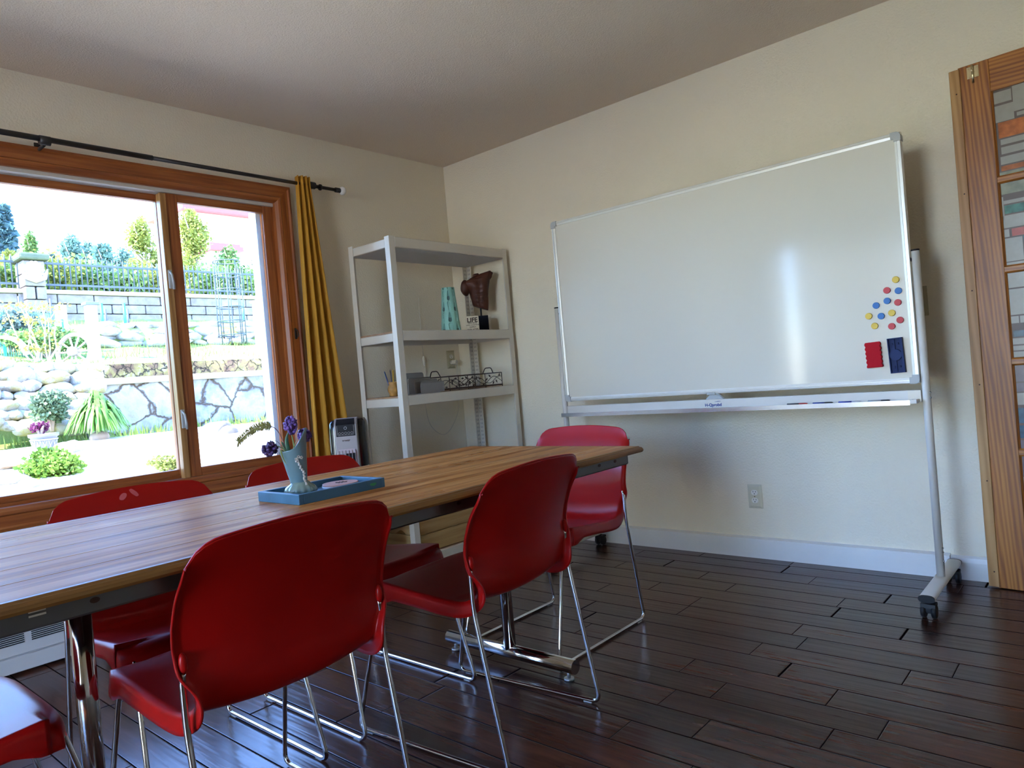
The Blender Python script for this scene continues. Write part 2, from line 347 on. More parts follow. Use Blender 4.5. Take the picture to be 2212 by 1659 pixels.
    def build(s, name, mats, parent=None, loc=None, recalc=True, solid=0, bevel=0):
        if recalc: bmesh.ops.recalc_face_normals(s.bm, faces=s.bm.faces)
        me = bpy.data.meshes.new(name); s.bm.to_mesh(me); s.bm.free()
        if not isinstance(mats, (list, tuple)): mats = [mats]
        for m in mats: me.materials.append(m)
        o = bpy.data.objects.new(name, me); COL.objects.link(o)
        if parent: o.parent = parent
        if loc: o.location = loc
        if bevel:
            md = o.modifiers.new('bevel', 'BEVEL'); md.width = bevel; md.segments = 2; md.limit_method = 'ANGLE'
        if solid:
            md = o.modifiers.new('solid', 'SOLIDIFY'); md.thickness = solid; md.offset = 0
        return o
def tag(o, label, cat, group=None, kind=None):
    o['label'] = label; o['category'] = cat
    if group: o['group'] = group
    if kind: o['kind'] = kind
    return o
def thing(name, label, cat, loc=(0, 0, 0), rz=0, group=None):
    o = bpy.data.objects.new(name, None); o.empty_display_size = .05; COL.objects.link(o); o.location = loc; o.rotation_euler = (0, 0, rz)
    return tag(o, label, cat, group)
def struct(o): o['kind'] = 'structure'; return o
def copy_tree(o, parent=None):
    c = o.copy(); COL.objects.link(c)
    if parent: c.parent = parent
    for ch in list(o.children): copy_tree(ch, c)
    return c
def text(name, s, size, mat, parent, mtx, ext=.0004, align='CENTER', bold=0):
    cu = bpy.data.curves.new(name, 'FONT'); cu.body = s; cu.size = size; cu.extrude = ext; cu.align_x = align; cu.offset = bold
    ob = bpy.data.objects.new('tmp', cu); COL.objects.link(ob); bpy.context.view_layer.update()
    dg = bpy.context.evaluated_depsgraph_get(); me = bpy.data.meshes.new_from_object(ob.evaluated_get(dg))
    bpy.data.objects.remove(ob, do_unlink=True)
    me.materials.clear(); me.materials.append(mat); me.transform(mtx)
    o = bpy.data.objects.new(name, me); COL.objects.link(o); o.parent = parent
    return o
def face_mtx(origin, xdir, ydir):
    x = Vector(xdir).normalized(); y = Vector(ydir).normalized(); z = x.cross(y)
    return Matrix(((x.x, y.x, z.x, origin[0]), (x.y, y.y, z.y, origin[1]), (x.z, y.z, z.z, origin[2]), (0, 0, 0, 1)))
def arc(c, r, a0, a1, n, plane='xz', other=0):
    out = []
    for i in range(n+1):
        a = R(a0+(a1-a0)*i/n); p, q = c[0]+r*math.cos(a), c[1]+r*math.sin(a)
        out.append((p, other, q) if plane == 'xz' else ((other, p, q) if plane == 'yz' else (p, q, other)))
    return out
def fillet(pts, r, n=5):
    """round the corners of a 3D polyline"""
    pts = [Vector(p) for p in pts]; out = [pts[0]]
    for i in range(1, len(pts)-1):
        p = pts[i]; a = (pts[i-1]-p); b = (pts[i+1]-p); rr = min(r, a.length*.45, b.length*.45); a = p+a.normalized()*rr; b = p+b.normalized()*rr
        for k in range(n+1): t = k/n; out.append(a*(1-t)**2+p*2*t*(1-t)+b*t*t)
    out.append(pts[-1]); return out
def catmull(P, n):
    P = [Vector(p) for p in P]; out = []
    for i in range(len(P)-1):
        p0 = P[max(i-1, 0)]; p1 = P[i]; p2 = P[i+1]; p3 = P[min(i+2, len(P)-1)]
        for k in range(n):
            t = k/n; out.append(.5*((2*p1)+(p2-p0)*t+(2*p0-5*p1+4*p2-p3)*t*t+(3*p1-p0-3*p2+p3)*t**3))
    out.append(P[-1]); return out

# ------------------------------------------------------------------ room shell
HC = 2.44; XR, YB = 5.6, -5.6
WY0, WY1, WZ0, WZ1 = -3.68, -1.285, .615, 2.06      # window opening in the left wall
def wall_with_hole(name, axis, pos, th, a0, a1, z1, holes):
    """wall plane across axis at pos..pos+th; a = running coordinate; holes = list of (a0,a1,z0,z1)"""
    mb = MB(); xs = sorted({a0, a1}|{h[0] for h in holes}|{h[1] for h in holes}); zs = sorted({0, z1}|{h[2] for h in holes}|{h[3] for h in holes})
    for i in range(len(xs)-1):
        for j in range(len(zs)-1):
            cx = (xs[i]+xs[i+1])/2; cz = (zs[j]+zs[j+1])/2
            if any(h[0] < cx < h[1] and h[2] < cz < h[3] for h in holes): continue
            if axis == 0: mb.box((min(pos, pos+th), xs[i], zs[j]), (max(pos, pos+th), xs[i+1], zs[j+1]))
            else: mb.box((xs[i], min(pos, pos+th), zs[j]), (xs[i+1], max(pos, pos+th), zs[j+1]))
    bmesh.ops.remove_doubles(mb.bm, verts=mb.bm.verts, dist=1e-5)
    return struct(mb.build(name, M['wall']))
mb = MB(); mb.box((-.15, YB-.15, -.12), (XR+.15, .15, 0)); struct(mb.build('floor', M['floor']))
mb = MB(); mb.box((-.15, YB-.15, HC), (XR+.15, .15, HC+.12)); struct(mb.build('ceiling', M['ceil']))
wall_with_hole('wall_left', 0, 0, -.15, YB, 0, HC, [(WY0, WY1, WZ0, WZ1)])
wall_with_hole('wall_back', 1, 0, .15, -.15, XR+.15, HC, [])
wall_with_hole('wall_right', 0, XR, .15, YB, 0, HC, [])
wall_with_hole('wall_front', 1, YB, -.15, -.15, XR+.15, HC, [(.25, 3.15, .05, 2.25)])
# baseboard along the whiteboard wall: two stacked boards, a fine joint near the right pole
mb = MB(); mb.prism([(-.014, 0), (-.014, .072), (-.010, .090), (0, .098), (0, 0)], 0, 2.80, 5.6); mb.prism([(-.016, 0), (-.016, .058), (-.026, .060), (-.026, .098), (0, .104), (0, 0)], 0, .0, 2.80)
struct(mb.build('baseboard_back', M['base']))
# ------------------------------------------------------------------ window 1 (large slider in the left wall)
win = bpy.data.objects.new('window_1', None); COL.objects.link(win); struct(win); win.location = (0, -2.48, 1.3)
win.location = (0, 0, 0)
def casing_profile_ring(y0, y1, z0, z1, w, name):
    # picture-frame casing, stepped profile, mitred: outer rect -> inner rect
    steps = [(0, .0), (0, .020), (.012, .024), (.020, .018), (.060, .016), (.066, .022), (.078, .018), (w, .004), (w, -.055), (w+.012, -.055), (w+.012, -.06)]
    mb = MB(); rings = []
    for (d, x) in steps: rings.append([mb.bm.verts.new((x, a, b)) for a, b in ((y0+d, z0+d), (y1-d, z0+d), (y1-d, z1-d), (y0+d, z1-d))])
    fs = [mb.bm.faces.new((A[k], A[(k+1) % 4], B[(k+1) % 4], B[k])) for A, B in zip(rings, rings[1:]) for k in range(4)]
    o = mb.build(name, [M['casing'], M['casingY']], win)
    for p in o.data.polygons:
        ys = [o.data.vertices[v].co.y for v in p.vertices]; p.material_index = 1 if max(ys)-min(ys) > 1 else 0
    return o
casing_profile_ring(-3.76, -1.205, .555, 2.128, .092, 'casing')
# cream track at the head, grey track at the sill
mb = MB(); mb.box((-.118, WY0, 2.019), (-.012, WY1, 2.058)); mb.build('head_track', M['track'], win)
mb = MB(); mb.box((-.118, WY0, .60), (-.018, WY1, .630)); mb.box((-.030, WY0, .630), (-.026, WY1, .640)); mb.build('sill_track', M['dark_track'], win)
mb = MB(); mb.box((-.019, WY0, .634), (-.013, WY1, .642)); mb.build('sill_strip', M['track'], win)
def sash(y0, y1, z0, z1, x, st, name, rail=.05):
    g = bpy.data.objects.new(name, None); COL.objects.link(g); g.parent = win
    a = MB()
    for ya, yb in ((y0, y0+st), (y1-st, y1)): a.box((x-.018, ya, z0), (x+.018, yb, z1), .003)
    a.build('stile', M['casing'], g)
    a = MB(); a.box((x-.016, y0+st, z0), (x+.016, y1-st, z0+rail), .003); a.build('rail', M['casingY'], g); a = MB(); a.box((x-.016, y0+st, z1-.040), (x+.016, y1-st, z1), .003); a.build('rail', M['casingY'], g)
    a = MB(); a.box((x-.003, y0+st-.005, z0+rail-.005), (x+.003, y1-st+.005, z1-.04)); a.build('pane', M['glass'], g)
    return g
sash(-1.866, -1.290, .637, 2.022, -.045, .062, 'sliding_sash')
sash(-3.10, -1.850, .637, 2.026, -.088, .040, 'fixed_sash')
sash(-3.658, -3.085, .637, 2.028, -.045, .062, 'sliding_sash')
# lighter meeting stile at the left of the sliding sash
mb = MB(); mb.box((-.060, -1.892, .640), (-.018, -1.862, 2.016), .003); mb.build('meeting_stile', M['astragal'], win)
mb = MB(); mb.box((-.135, -1.375, .66), (-.065, -1.340, 2.0)); mb.box((-.140, WY0, .58), (-.108, WY1, .602)); mb.build('outer_frame', M['vinyl'], win)
for zz in (1.60, .93):
    mb = MB(); mb.box((-.019, -1.886, zz-.045), (-.008, -1.868, zz+.045), .003); mb.tube([(-.006, -1.880, zz+.035), (.010, -1.878, zz+.02), (.012, -1.874, zz-.02), (.006, -1.872, zz-.05)], .005, 8)
    mb.build('sash_latch', M['greyplastic'], win)
mb = MB(); mb.box((.016, -1.252, 1.300), (.021, -1.240, 1.360), .001); mb.tube(fillet([(.02, -1.246, 1.352), (.04, -1.246, 1.345), (.042, -1.246, 1.315), (.028, -1.246, 1.306)], .01), .003, 6); mb.build('curtain_hook', M['blackmetal'], win)

# ------------------------------------------------------------------ other windows of the room (behind the camera), curtained glass doors
def simple_window(name, axis, pos, a0, a1, z0, z1, n):
    g = bpy.data.objects.new(name, None); COL.objects.link(g); struct(g)
    def bx(m, a, b, c, d, t0, t1, bev=.003):
        if axis == 0: m.box((pos+t0, a, c), (pos+t1, b, d), bev)
        else: m.box((a, pos+t0, c), (b, pos+t1, d), bev)
    m = MB(); e = .002
    bx(m, a0+e, a0+.06, z0+e, z1-e, -.05, .03); bx(m, a1-.06, a1-e, z0+e, z1-e, -.05, .03); bx(m, a0+.06, a1-.06, z0+e, z0+.06, -.05, .03); bx(m, a0+.06, a1-.06, z1-.06, z1-e, -.05, .03)
    for i in range(1, n): q = a0+(a1-a0)*i/n; bx(m, q-.035, q+.035, z0+.06, z1-.06, -.04, .02)
    m.build('frame', M['casing'], g)
    m = MB(); bx(m, a0+.055, a1-.055, z0+.055, z1-.055, -.012, -.008, 0); m.build('pane', M['glass'], g)
simple_window('window_2', 1, YB-.06, .25, 3.15, .05, 2.25, 3)
def drape(name, a0, a1, z0, z1, axis, pos, mat, amp=.03, waves=6, seed=1, top=None, parent=None, label=None, cat='curtain', group=None, solid=.003):
    q = random.Random(seed); ph = [q.uniform(0, 6) for _ in range(4)]
    def fn(u, v):
        z = z0+(z1-z0)*v; b0, b1 = a0, a1
        if top: k = v**1.3; b0 = a0+(top[0]-a0)*k; b1 = a1+(top[1]-a1)*k
        a = b0+(b1-b0)*(u+.03*math.sin(u*9+ph[3]))
        d = amp*math.sin(u*waves*2*math.pi+ph[0]+.5*math.sin(v*3+ph[1]))+amp*.35*math.sin(u*waves*4.3*math.pi+ph[2]+v*1.3)
        return Vector((pos+d, a, z)) if axis == 0 else Vector((a, pos+d, z))
    m = MB(); m.grid(fn, waves*12, 24); o = m.build(name, mat, parent, solid=solid)
    if label: tag(o, label, cat, group)
    return o
for i, (a, b) in enumerate(((.12, .46), (.54, 1.28), (1.24, 1.90), (2.75, 3.30))):
    drape('sheer_curtain', a, b, .03, 2.18, 1, YB+.08, M['sheer'], .025, 7, 20+i, label='sheer off-white curtain reflected faintly in the whiteboard', group='sheer curtains on the glass doors reflected in the whiteboard')
mb = MB(); mb.tube([(.08, YB+.08, 2.2), (3.4, YB+.08, 2.2)], .011, 8); tag(mb.build('curtain_pole', M['blackmetal']), 'long dark pole over the glass doors facing the whiteboard', 'curtain pole')

# ------------------------------------------------------------------ curtain rod and mustard curtain
rod = thing('curtain_rod', 'thin black curtain rod above the window with a white ball end', 'curtain rod', (.10, -.96, 2.13))
mb = MB(); mb.tube([(0, 0, 0), (0, -1.05, .006)], .0095, 12); mb.build('rod', M['blackmetal'], rod)
mb = MB(); mb.tube([(0, -1.0, .006), (0, -2.9, .018)], .0120, 12); mb.build('outer_rod', M['blackmetal'], rod)
mb = MB(); mb.tube([(0, -.005, 0), (0, .025, 0)], .014, 12); mb.tube([(0, -.10, 0), (0, -.108, 0)], .017, 12); mb.build('collar', M['blackmetal'], rod)
mb = MB(); mb.ball((0, .043, 0), .024, 3, (1, .85, 1)); mb.build('finial', M['porcelain'], rod)
for yy in (-1.43, -.16):
    mb = MB(); mb.box((-.1, yy-.012, -.055), (-.092, yy+.012, .02), .002); mb.tube([(-.094, yy, -.012), (-.01, yy, -.012)], .007, 8); mb.tube([(0, yy-.02, .003), (0, yy+.02, .003)], .019, 14); mb.build('bracket', M['blackmetal'], rod)
cu = thing('curtain', 'mustard yellow curtain gathered at the right end of the rod', 'curtain', (.10, -1.12, .12))
def curt(u, v):
    z = v*2.05; w0, w1 = -.145, .125
    k = max(0, min(1, (z-.3)/1.7))**1.2
    a0 = w0+(-.095-w0)*k; a1 = w1+(-.015-w1)*k
    if v > .985: a0 += .0
    a = a0+(a1-a0)*u; amp = .036-.014*k
    d = amp*math.sin(u*3.4*2*math.pi+.6+.5*math.sin(v*2.5))+.007*math.sin(u*17+v*3)
    return Vector((d, a, z))
mb = MB(); mb.grid(curt, 72, 40); mb.build('cloth', M['curtain'], cu, solid=.004)

# ------------------------------------------------------------------ ceiling/wall heater
ht = thing('wall_heater', 'white baseboard heater with a louvred grille under the window', 'heater', (0, -2.95, 0))
mb = MB(); mb.prism([(.002, .012), (.085, .012), (.085, .070), (.078, .078), (.078, .36), (.060, .38), (.002, .38)], 1, -.70, .62); mb.build('body', M['heater'], ht, bevel=.002)
mb = MB(); 
for g0 in (-.62, -.48, -.34, -.20, -.06, .08, .22, .36):
    for k in range(24): z = .120+k*.0078; mb.box((.0785, g0, z), (.0805, g0+.115, z+.0042))
mb.build('grille_slots', M['hole'], ht)
mb = MB(); mb.box((.0785, -.69, .074), (.0865, .61, .079), .001); mb.build('trim_strip', M['greyplastic'], ht)

# ------------------------------------------------------------------ chairs
def chair():
    root = thing('stacking_chair', 'x', 'chair', (0, 0, 0), 0, None)
    prof = [(.188, .396), (.192, .412), (.183, .432), (.155, .444), (.10, .441), (.0, .430), (-.10, .420), (-.155, .420), (-.192, .434), (-.208, .464), (-.212, .506), (-.215, .545), (-.226, .60), (-.250, .68), (-.280, .742), (-.292, .770)]
    wid = [.215, .220, .224, .226, .228, .226, .220, .214, .205, .206, .229, .233, .235, .236, .235, .232]
    fl = [.012, .016, .030, .037, .040, .038, .040, .040, .036, .028, .017, .012, .010, .010, .009, .008, .006]
    P = catmull([(a, w, b) for (a, b), w in zip(prof, wid)], 5); F_ = catmull([(f, 0, 0) for f in fl], 5); n = len(P)-1
    NU = 26; mb = MB(); V = []
    for j, p in enumerate(P):
        t = (P[min(j+1, n)]-P[max(j-1, 0)]); t = Vector((t.x, 0, t.z)).normalized(); nr = Vector((-t.z, 0, t.x))   # towards the sitter
        nr = -nr if nr.z < 0 or (abs(nr.z) < .3 and nr.x < 0) else nr
        w = p.y; row = []; backness = max(0, min(1, (p.z-.44)/.12)); seatness = 1-backness if p.x < .15 else 0
        tt = max(0, (p.z-.60)/.19) if p.x < -.1 else 0
        cols = [(-1, 3), (-1, 2), (-1, 1)]+[(2*i/NU-1, 0) for i in range(NU+1)]+[(1, 1), (1, 2), (1, 3)]
        for (u, k) in cols:
            base = Vector((p.x, u*w, p.z))
            base += Vector((1, 0, 0))*(.024*backness*abs(u)**2.4)*(1-.6*max(0, min(1, (p.z-.60)/.14)))            # back wraps round the sitter
            base += Vector((0, 0, 1))*(.010*seatness*(abs(u)**2-.3)); base += Vector((-.006, 0, -.012))*(1-u*u)*max(0, 1-abs(p.z-.435)/.05)*(1 if p.x < -.12 else 0)          # dished seat
            if p.x > .15: base.z -= .006*abs(u)**4; base.x -= .022*abs(u)**5
            if tt:                                                            # arched top with round corners
                au = abs(u); drop = .020*au*au
                if au > .72: q = (au-.72)/.28; drop += .058*(1-math.sqrt(max(0, 1-q*q*.93)))
                base.z -= drop*tt; base.x += drop*tt*.42
                base.y *= 1-.03*tt*max(0, au-.8)/.2
            f = F_[j].x
            d = [0, .35, .75, 1][k]
            if p.x > .08: kf = min(1, (p.x-.08)/.05); base += (-nr*f*(1-kf)+Vector((0, 0, -1))*max(.002, base.z-.390)*kf)*d
            else: base -= nr*f*d
            base.y += (u*.0035*[0, .8, 1.1, 1][k])
            row.append(mb.bm.verts.new(base))
        V.append(row)
    # small rolled lip at the top edge
    row = []
    for v in V[-1]: row.append(mb.bm.verts.new(v.co+Vector((-.004, 0, -.0015))))
    V.append(row)
    fs = [mb.bm.faces.new((V[j][i], V[j][i+1], V[j+1][i+1], V[j+1][i])) for j in range(len(V)-1) for i in range(len(V[0])-1)]
    mb._fin(fs, True)
    sh = mb.build('seat_shell', M['red'], root); md = sh.modifiers.new('solid', 'SOLIDIFY'); md.thickness = .0045; md.offset = -1
    for s in (-1, 1):
        y = s*.224; yi = s*.214
        pts = [(-.203, s*.221, .522), (-.203, y, .50), (-.204, y, .412), (-.278, y, .007), (.278, y, .007), (.172, s*.199, .414), (.145, s*.196, .421), (-.05, s*.198, .408)]
        mb = MB(); mb.tube(fillet(pts, .032, 6), .0062, 10); lg = mb.build('sled_leg', M['chrome'], root)
        for xx in (-.235, .235): mb = MB(); mb.box((xx-.014, y-.0055, .0), (xx+.014, y+.0055, .0035), .001); mb.build('glide', M['greyplastic'], lg)
    for s in (-1, 1): mb = MB(); mb.ball((-.206, s*.2215, .533), .0088, 2, (1.0, .95, 2.4)); mb.build('mounting_boss', M['red'], root)
    mb = MB(); mb.tube([(.150, -.198, .421), (.150, .198, .421)], .006, 8); mb.build('crossbar', M['chrome'], root)
    mb = MB(); mb.tube([(-.05, -.198, .408), (-.05, .198, .408)], .006, 8); mb.build('crossbar', M['chrome'], root)
    return root
PI = math.pi
CH = [((1.906, -2.640), PI, 'red plastic chair nearest the camera, large dark back in front of the table'),
      ((1.912, -1.938), PI+.075, 'red plastic chair seen from behind at the far half of the near table side'),
      ((1.690, -1.280), -PI/2, 'bright red chair facing us beyond the far table end by the whiteboard'),
      ((1.455, -2.572), 0, 'red chair on the window side with a pale scuff mark on its top edge'),
      ((1.460, -2.000), 0, 'red chair on the window side behind the blue vase and tray'),
      ((1.690, -3.170), PI/2, 'red chair cut off at the lower left corner, only its seat visible')]
c0 = chair()
for i, ((x, y), rz, lab) in enumerate(CH):
    c = c0 if i == 0 else copy_tree(c0)
    c.location = (x, y, 0); c.rotation_euler = (0, 0, rz); tag(c, lab, 'chair', 'red sled-base chairs around the table')
    c['_i'] = i
    if i == 3: chair_scuffed = c
for c in bpy.data.objects:
    if '_i' in c: del c['_i']

# pale scuff marks rubbed into the top of one back
bpy.context.view_layer.update(); dg_ = bpy.context.evaluated_depsgraph_get()
shell = [o for o in chair_scuffed.children if o.name.startswith('seat_shell')][0]; ev = shell.evaluated_get(dg_)
for (yc, zc, w, h, sl) in ((-.028, .744, .010, .016, .5), (.004, .750, .008, .020, -.6)):
    m = MB(); rows = []
    for i in range(5):
        row = []
        for j in range(5):
            a, b = (i/4-.5)*2, (j/4-.5)*2; yy = yc+w*a*(1-.3*b*b)+sl*h*b*.5; zz = zc+h*b*(1-.25*a*a)*.6
            ok, loc, nrm, _ = ev.ray_cast(Vector((.05, yy, zz)), Vector((-1, 0, 0))); row.append(m.bm.verts.new((loc+nrm*.0006) if ok else Vector((-.27, yy, zz))))
        rows.append(row)
    for A, B in zip(rows, rows[1:]):
        for k in range(4): m.bm.faces.new((A[k], A[k+1], B[k+1], B[k])).smooth = True
    o = m.build('scuff_mark', M['scuff'], chair_scuffed); o['label'] = 'pale rubbed scuff'
# ------------------------------------------------------------------ table
TX0, TX1, TY0, TY1, TZ = 1.325, 2.150, -3.21, -1.298, .725
tb = thing('dining_table', 'long table of oiled wooden boards on chrome T-shaped legs', 'table', ((TX0+TX1)/2, (TY0+TY1)/2, 0))
hx, hy = (TX1-TX0)/2, (TY1-TY0)/2
mb = MB(); e = .020; cuts = [-hx+e, -.285, -.150, -.010, .125, .265, hx-e]
for a, b in zip(cuts, cuts[1:]): mb.box((a+.0007, -hy+e, TZ-.018), (b-.0007, hy-e, TZ), .0012)
mb.build('tabletop', M['table'], tb)
mb = MB(); mb.box((-hx+e, -hy+e, TZ-.019), (hx-e, hy-e, TZ-.002)); mb.build('core', M['seamline'], tb)
# moulded edge all round
prof = [(0, 0), (.010, -.0005), (.013, -.004), (.017, -.005), (.0205, -.010), (.0215, -.016), (.018, -.0215), (.008, -.0225), (0, -.0225)]
mb = MB(); rings = []
for (d, z) in prof:
    q = e-d; rings.append([mb.bm.verts.new((sx*(hx-q), sy*(hy-q), TZ+z)) for sx, sy in ((-1, -1), (1, -1), (1, 1), (-1, 1))])
for A, B in zip(rings, rings[1:]):
    for k in range(4): mb.bm.faces.new((A[k], A[(k+1) % 4], B[(k+1) % 4], B[k]))
mb.build('edge_moulding', M['tedge'], tb)
# steel under frame
mb = MB(); ax, ay = hx-.050, hy-.020; z0, z1 = TZ-.058, TZ-.0225
for sx in (-1, 1):
    mb.prism([(sx*ax, z1), (sx*ax, z0), (sx*(ax-.004), z0-.004), (sx*(ax-.03), z0-.004), (sx*(ax-.03), z0), (sx*(ax-.004), z0+.004), (sx*(ax-.004), z1)], 1, -ay, ay)
for sy in (-1, 1):
    mb.prism([(sy*ay, z1), (sy*ay, z0), (sy*(ay-.03), z0), (sy*(ay-.03), z0+.004), (sy*(ay-.004), z0+.004), (sy*(ay-.004), z1)], 0, -ax+.004, ax-.004)
mb.build('apron', M['apron'], tb)
mb = MB()
for yy in (-.735, -.30, .12, .762, .855): mb.prism([(yy+.008*math.cos(k*PI/5), TZ-.040+.005*math.sin(k*PI/5)) for k in range(10)], 0, ax-.001, ax+.0008)
mb.build('bolt_hole', M['seamline'], tb)
mb = MB()
for k in range(2): mb.box((ax-.001, -.830, TZ-.034-k*.007), (ax+.0008, -.806, TZ-.031-k*.007))
mb.build('vent_slot', M['white_metal'], tb)
for yy in (-1.602-(TY0+TY1)/2, -2.906-(TY0+TY1)/2):
    mb = MB(); mb.tube([(0, yy, .05), (0, yy, TZ-.03)], .0215, 20); mb.build('pedestal', M['chrome'], tb)
    mb = MB(); mb.tube([(-.305, yy, .047), (.280, yy, .047)], .0235, 20); ft = mb.build('foot', M['chrome'], tb)
    for xx in (-.275, .250): mb = MB(); mb.tube([(xx, yy, .0), (xx, yy, .007)], .017, 14); mb.tube([(xx, yy, .007), (xx, yy, .030)], .006, 8); mb.build('levelling_glide', M['steel'], ft)
    mb = MB(); mb.box((-.30, yy-.02, TZ-.034), (.30, yy+.02, TZ-.0225)); mb.build('top_plate', M['apron'], tb)

# ------------------------------------------------------------------ blue tray, coaster, vase and flowers
tr = thing('tray', 'blue painted wooden tray on the table top', 'tray', (1.761, -2.310, TZ))
tx, ty, th_ = .098, .134, .026
mb = MB()
for a, b in (((-tx, -ty, 0), (tx, -ty+.013, th_)), ((-tx, ty-.013, 0), (tx, ty, th_)), ((-tx, -ty+.013, 0), (-tx+.013, ty-.013, th_)), ((tx-.013, -ty+.013, 0), (tx, ty-.013, th_))): mb.box(a, b, .0015)
mb.build('rim', M['blue'], tr)
mb = MB(); mb.box((-tx+.011, -ty+.011, .002), (tx-.011, ty-.011, .008)); mb.build('base', M['bluein'], tr)
mb = MB(); mb.prism([(ty-.04+.011*math.cos(k), .014+.004*math.sin(k)*(1+.3*math.sin(3*k))) for k in [i*.7 for i in range(9)]], 0, tx, tx+.0006); mb.build('paint_splash', plain('green_paint_drip', (.04, .30, .10), .5), tr)
TB = TZ+.0085
co = thing('coaster', 'round salmon pink coaster with a dark insect drawing in the blue tray', 'coaster', (1.748, -2.243, TB))
mb = MB(); mb.lathe([(.048, 0), (.050, .002), (.050, .006)], n=32); mb.build('edge', M['cork'], co)
mb = MB(); mb.lathe([(.049, .006), (.049, .0105), (.048, .0112)], n=32); mb.build('disc', M['coaster'], co)
mb = MB()
mb.ball((0, 0, .0116), .007, 2, (.6, 2.0, .08))
for a in (25, 60, 120, 155, 205, 240, 300, 335):
    x, y = math.cos(R(a)), math.sin(R(a)); mb.tube([(0, .002, .0117), (x*.011, y*.011, .0117), (x*.018, y*.016+.003, .0117)], .0008, 5)
mb.build('drawing', M['ink'], co)
# vase: cornucopia shape, tall back lip, pleated foot
vb = (1.722, -2.352)
va = thing('vase', 'pale blue glazed vase with a tall curved lip and pleated foot in the tray', 'vase', (vb[0], vb[1], TB), R(-49))
def vwarp(p, a):
    z = p.z; t = z/.17; s_ = math.sin(a)
    q = Vector((p.x*.86, p.y-.017*t, z))
    if z > .070:      # mouth: rises to the right in a tall lip, dips to the left
        k = (z-.070)/.050; q.z += k*(.050*max(0, s_)**2.2+.004*s_-.002); q.y += k*(.004*max(0, s_))
    return q
outer = [(.0235, .022), (.0225, .030), (.0235, .040), (.0265, .055), (.0290, .072), (.0310, .090), (.0335, .105), (.0365, .118), (.0375, .121)]
mb = MB(); mb.lathe(outer+[(.0355, .1215), (.0315, .108), (.028, .085), (.022, .05), (.004, .045)], n=48, warp=vwarp); mb.build('body', M['vase'], va)
def pleat(p, a): k = 1+.06*math.cos(a*14)*max(0, 1-p.z/.03); return Vector((p.x*k*.86, p.y*k, p.z))
mb = MB(); mb.lathe([(.034, 0), (.041, .003), (.043, .009), (.038, .018), (.027, .026), (.0235, .031)], n=84, warp=pleat); mb.build('foot', M['vasefoot'], va)
mb = MB(); q = random.Random(3)
def vs(a, r, z): return Vector((math.cos(a)*r*.86, math.sin(a)*r-.1*z, z))
for i in range(24):    # trailing relief stem down the right of the front
    t = i/23; z = .022+t*.072; r = .0232+.0075*max(0, (z-.03)/.065)+(.006 if z < .03 else 0)
    a = R(50+10*math.sin(t*5)-14*t)
    mb.ball(vs(a+q.uniform(-.1, .1), r+.0012, z), .0030, 1, (1, 1.2, 1.2), .2, i)
for a, z in ((24, .094), (36, .100), (50, .097)):
    for k in range(5): mb.ball(vs(R(a)+.10*math.cos(k*1.256), .0320, z+.0030*math.sin(k*1.256)), .0022, 1)
mb.build('relief_flowers', M['vaserelief'], va)
# flowers (each one a thing of its own); measured across the picture from the middle of the vase mouth
cr = Vector((math.cos(YAW), math.sin(YAW), 0))
VR = Vector((vb[0], vb[1], TB+.118))-cr*.012
def fp(a, h, d=0): return VR+cr*a+Vector((0, 0, h))+Vector((-cr.y, cr.x, 0))*d
def flower(name, label, path, head, hr, mat, n, seed, sc=(1, 1, 1.2)):
    g = thing(name, label, 'flower', tuple(path[0]), 0, 'flowers in the blue vase'); o0 = Vector(path[0])
    m = MB(); m.tube([Vector(p)-o0 for p in catmull(path, 6)], .0014, 6); m.build('stem', M['stem'], g)
    m = MB(); q = random.Random(seed); m.ball(Vector(head)-o0, hr*.75, 2, sc)
    for i in range(n):
        v = Vector((q.gauss(0, 1), q.gauss(0, 1), q.gauss(0, 1))).normalized()
        p = Vector(head)-o0+Vector((v.x*hr*sc[0], v.y*hr*sc[1], v.z*hr*sc[2]))*.9
        m.ball(p, hr*q.uniform(.24, .38), 1, (1, .8, .9), .3, i)
    m.build('blossom', mat, g); return g
flower('hyacinth', 'tall bright purple hyacinth head, topmost in the blue vase', [fp(.0, -.055), fp(.004, .0), fp(.001, .040)], fp(.000, .066), .0165, M['purple'], 60, 1, (1, 1, 1.55))
flower('hyacinth', 'purple hyacinth head tucked behind the tall lip of the vase', [fp(.003, -.055), fp(.012, -.005, .01), fp(.024, .020, .02)], fp(.028, .034, .022), .0165, M['purple'], 45, 2, (1.15, 1, 1.15))
flower('hyacinth', 'dark purple blossom drooping to the left over the vase rim', [fp(-.002, -.055), fp(-.018, .0, -.01), fp(-.040, .016, -.015)], fp(-.056, .008, -.015), .019, M['darkpurple'], 60, 3, (1.15, 1, .95))
# olive frond arching to the left
g = thing('fern_frond', 'olive green frond arching left out of the vase', 'leaf', tuple(fp(-.004, -.05))); o0 = fp(-.004, -.05)
path = catmull([fp(-.004, -.05), fp(-.022, .020), fp(-.043, .062), fp(-.078, .070), (fp(-.112, .058)), fp(-.145, .034)], 8)
m = MB(); m.tube([p-o0 for p in path[:20]], .0012, 6); m.build('stem', plain('plum_stem', (.16, .07, .08), .5), g)
m = MB(); m.tube([p-o0 for p in path[18:]], .0009, 5); q = random.Random(4)
for i in range(18, len(path)-1):
    for k in range(3):
        p = path[i].lerp(path[i+1], k/3)-o0; d = (path[i+1]-path[i]).normalized()
        for s in (-1, 1):
            tip = p+d*.006+Vector((0, 0, 1))*s*.012+Vector((q.uniform(-.003, .003), q.uniform(-.003, .003), 0)); m.tube([p, p.lerp(tip, .5)+d*.0015, tip], .001, 5, radii=[.0006, .0014, .0008])
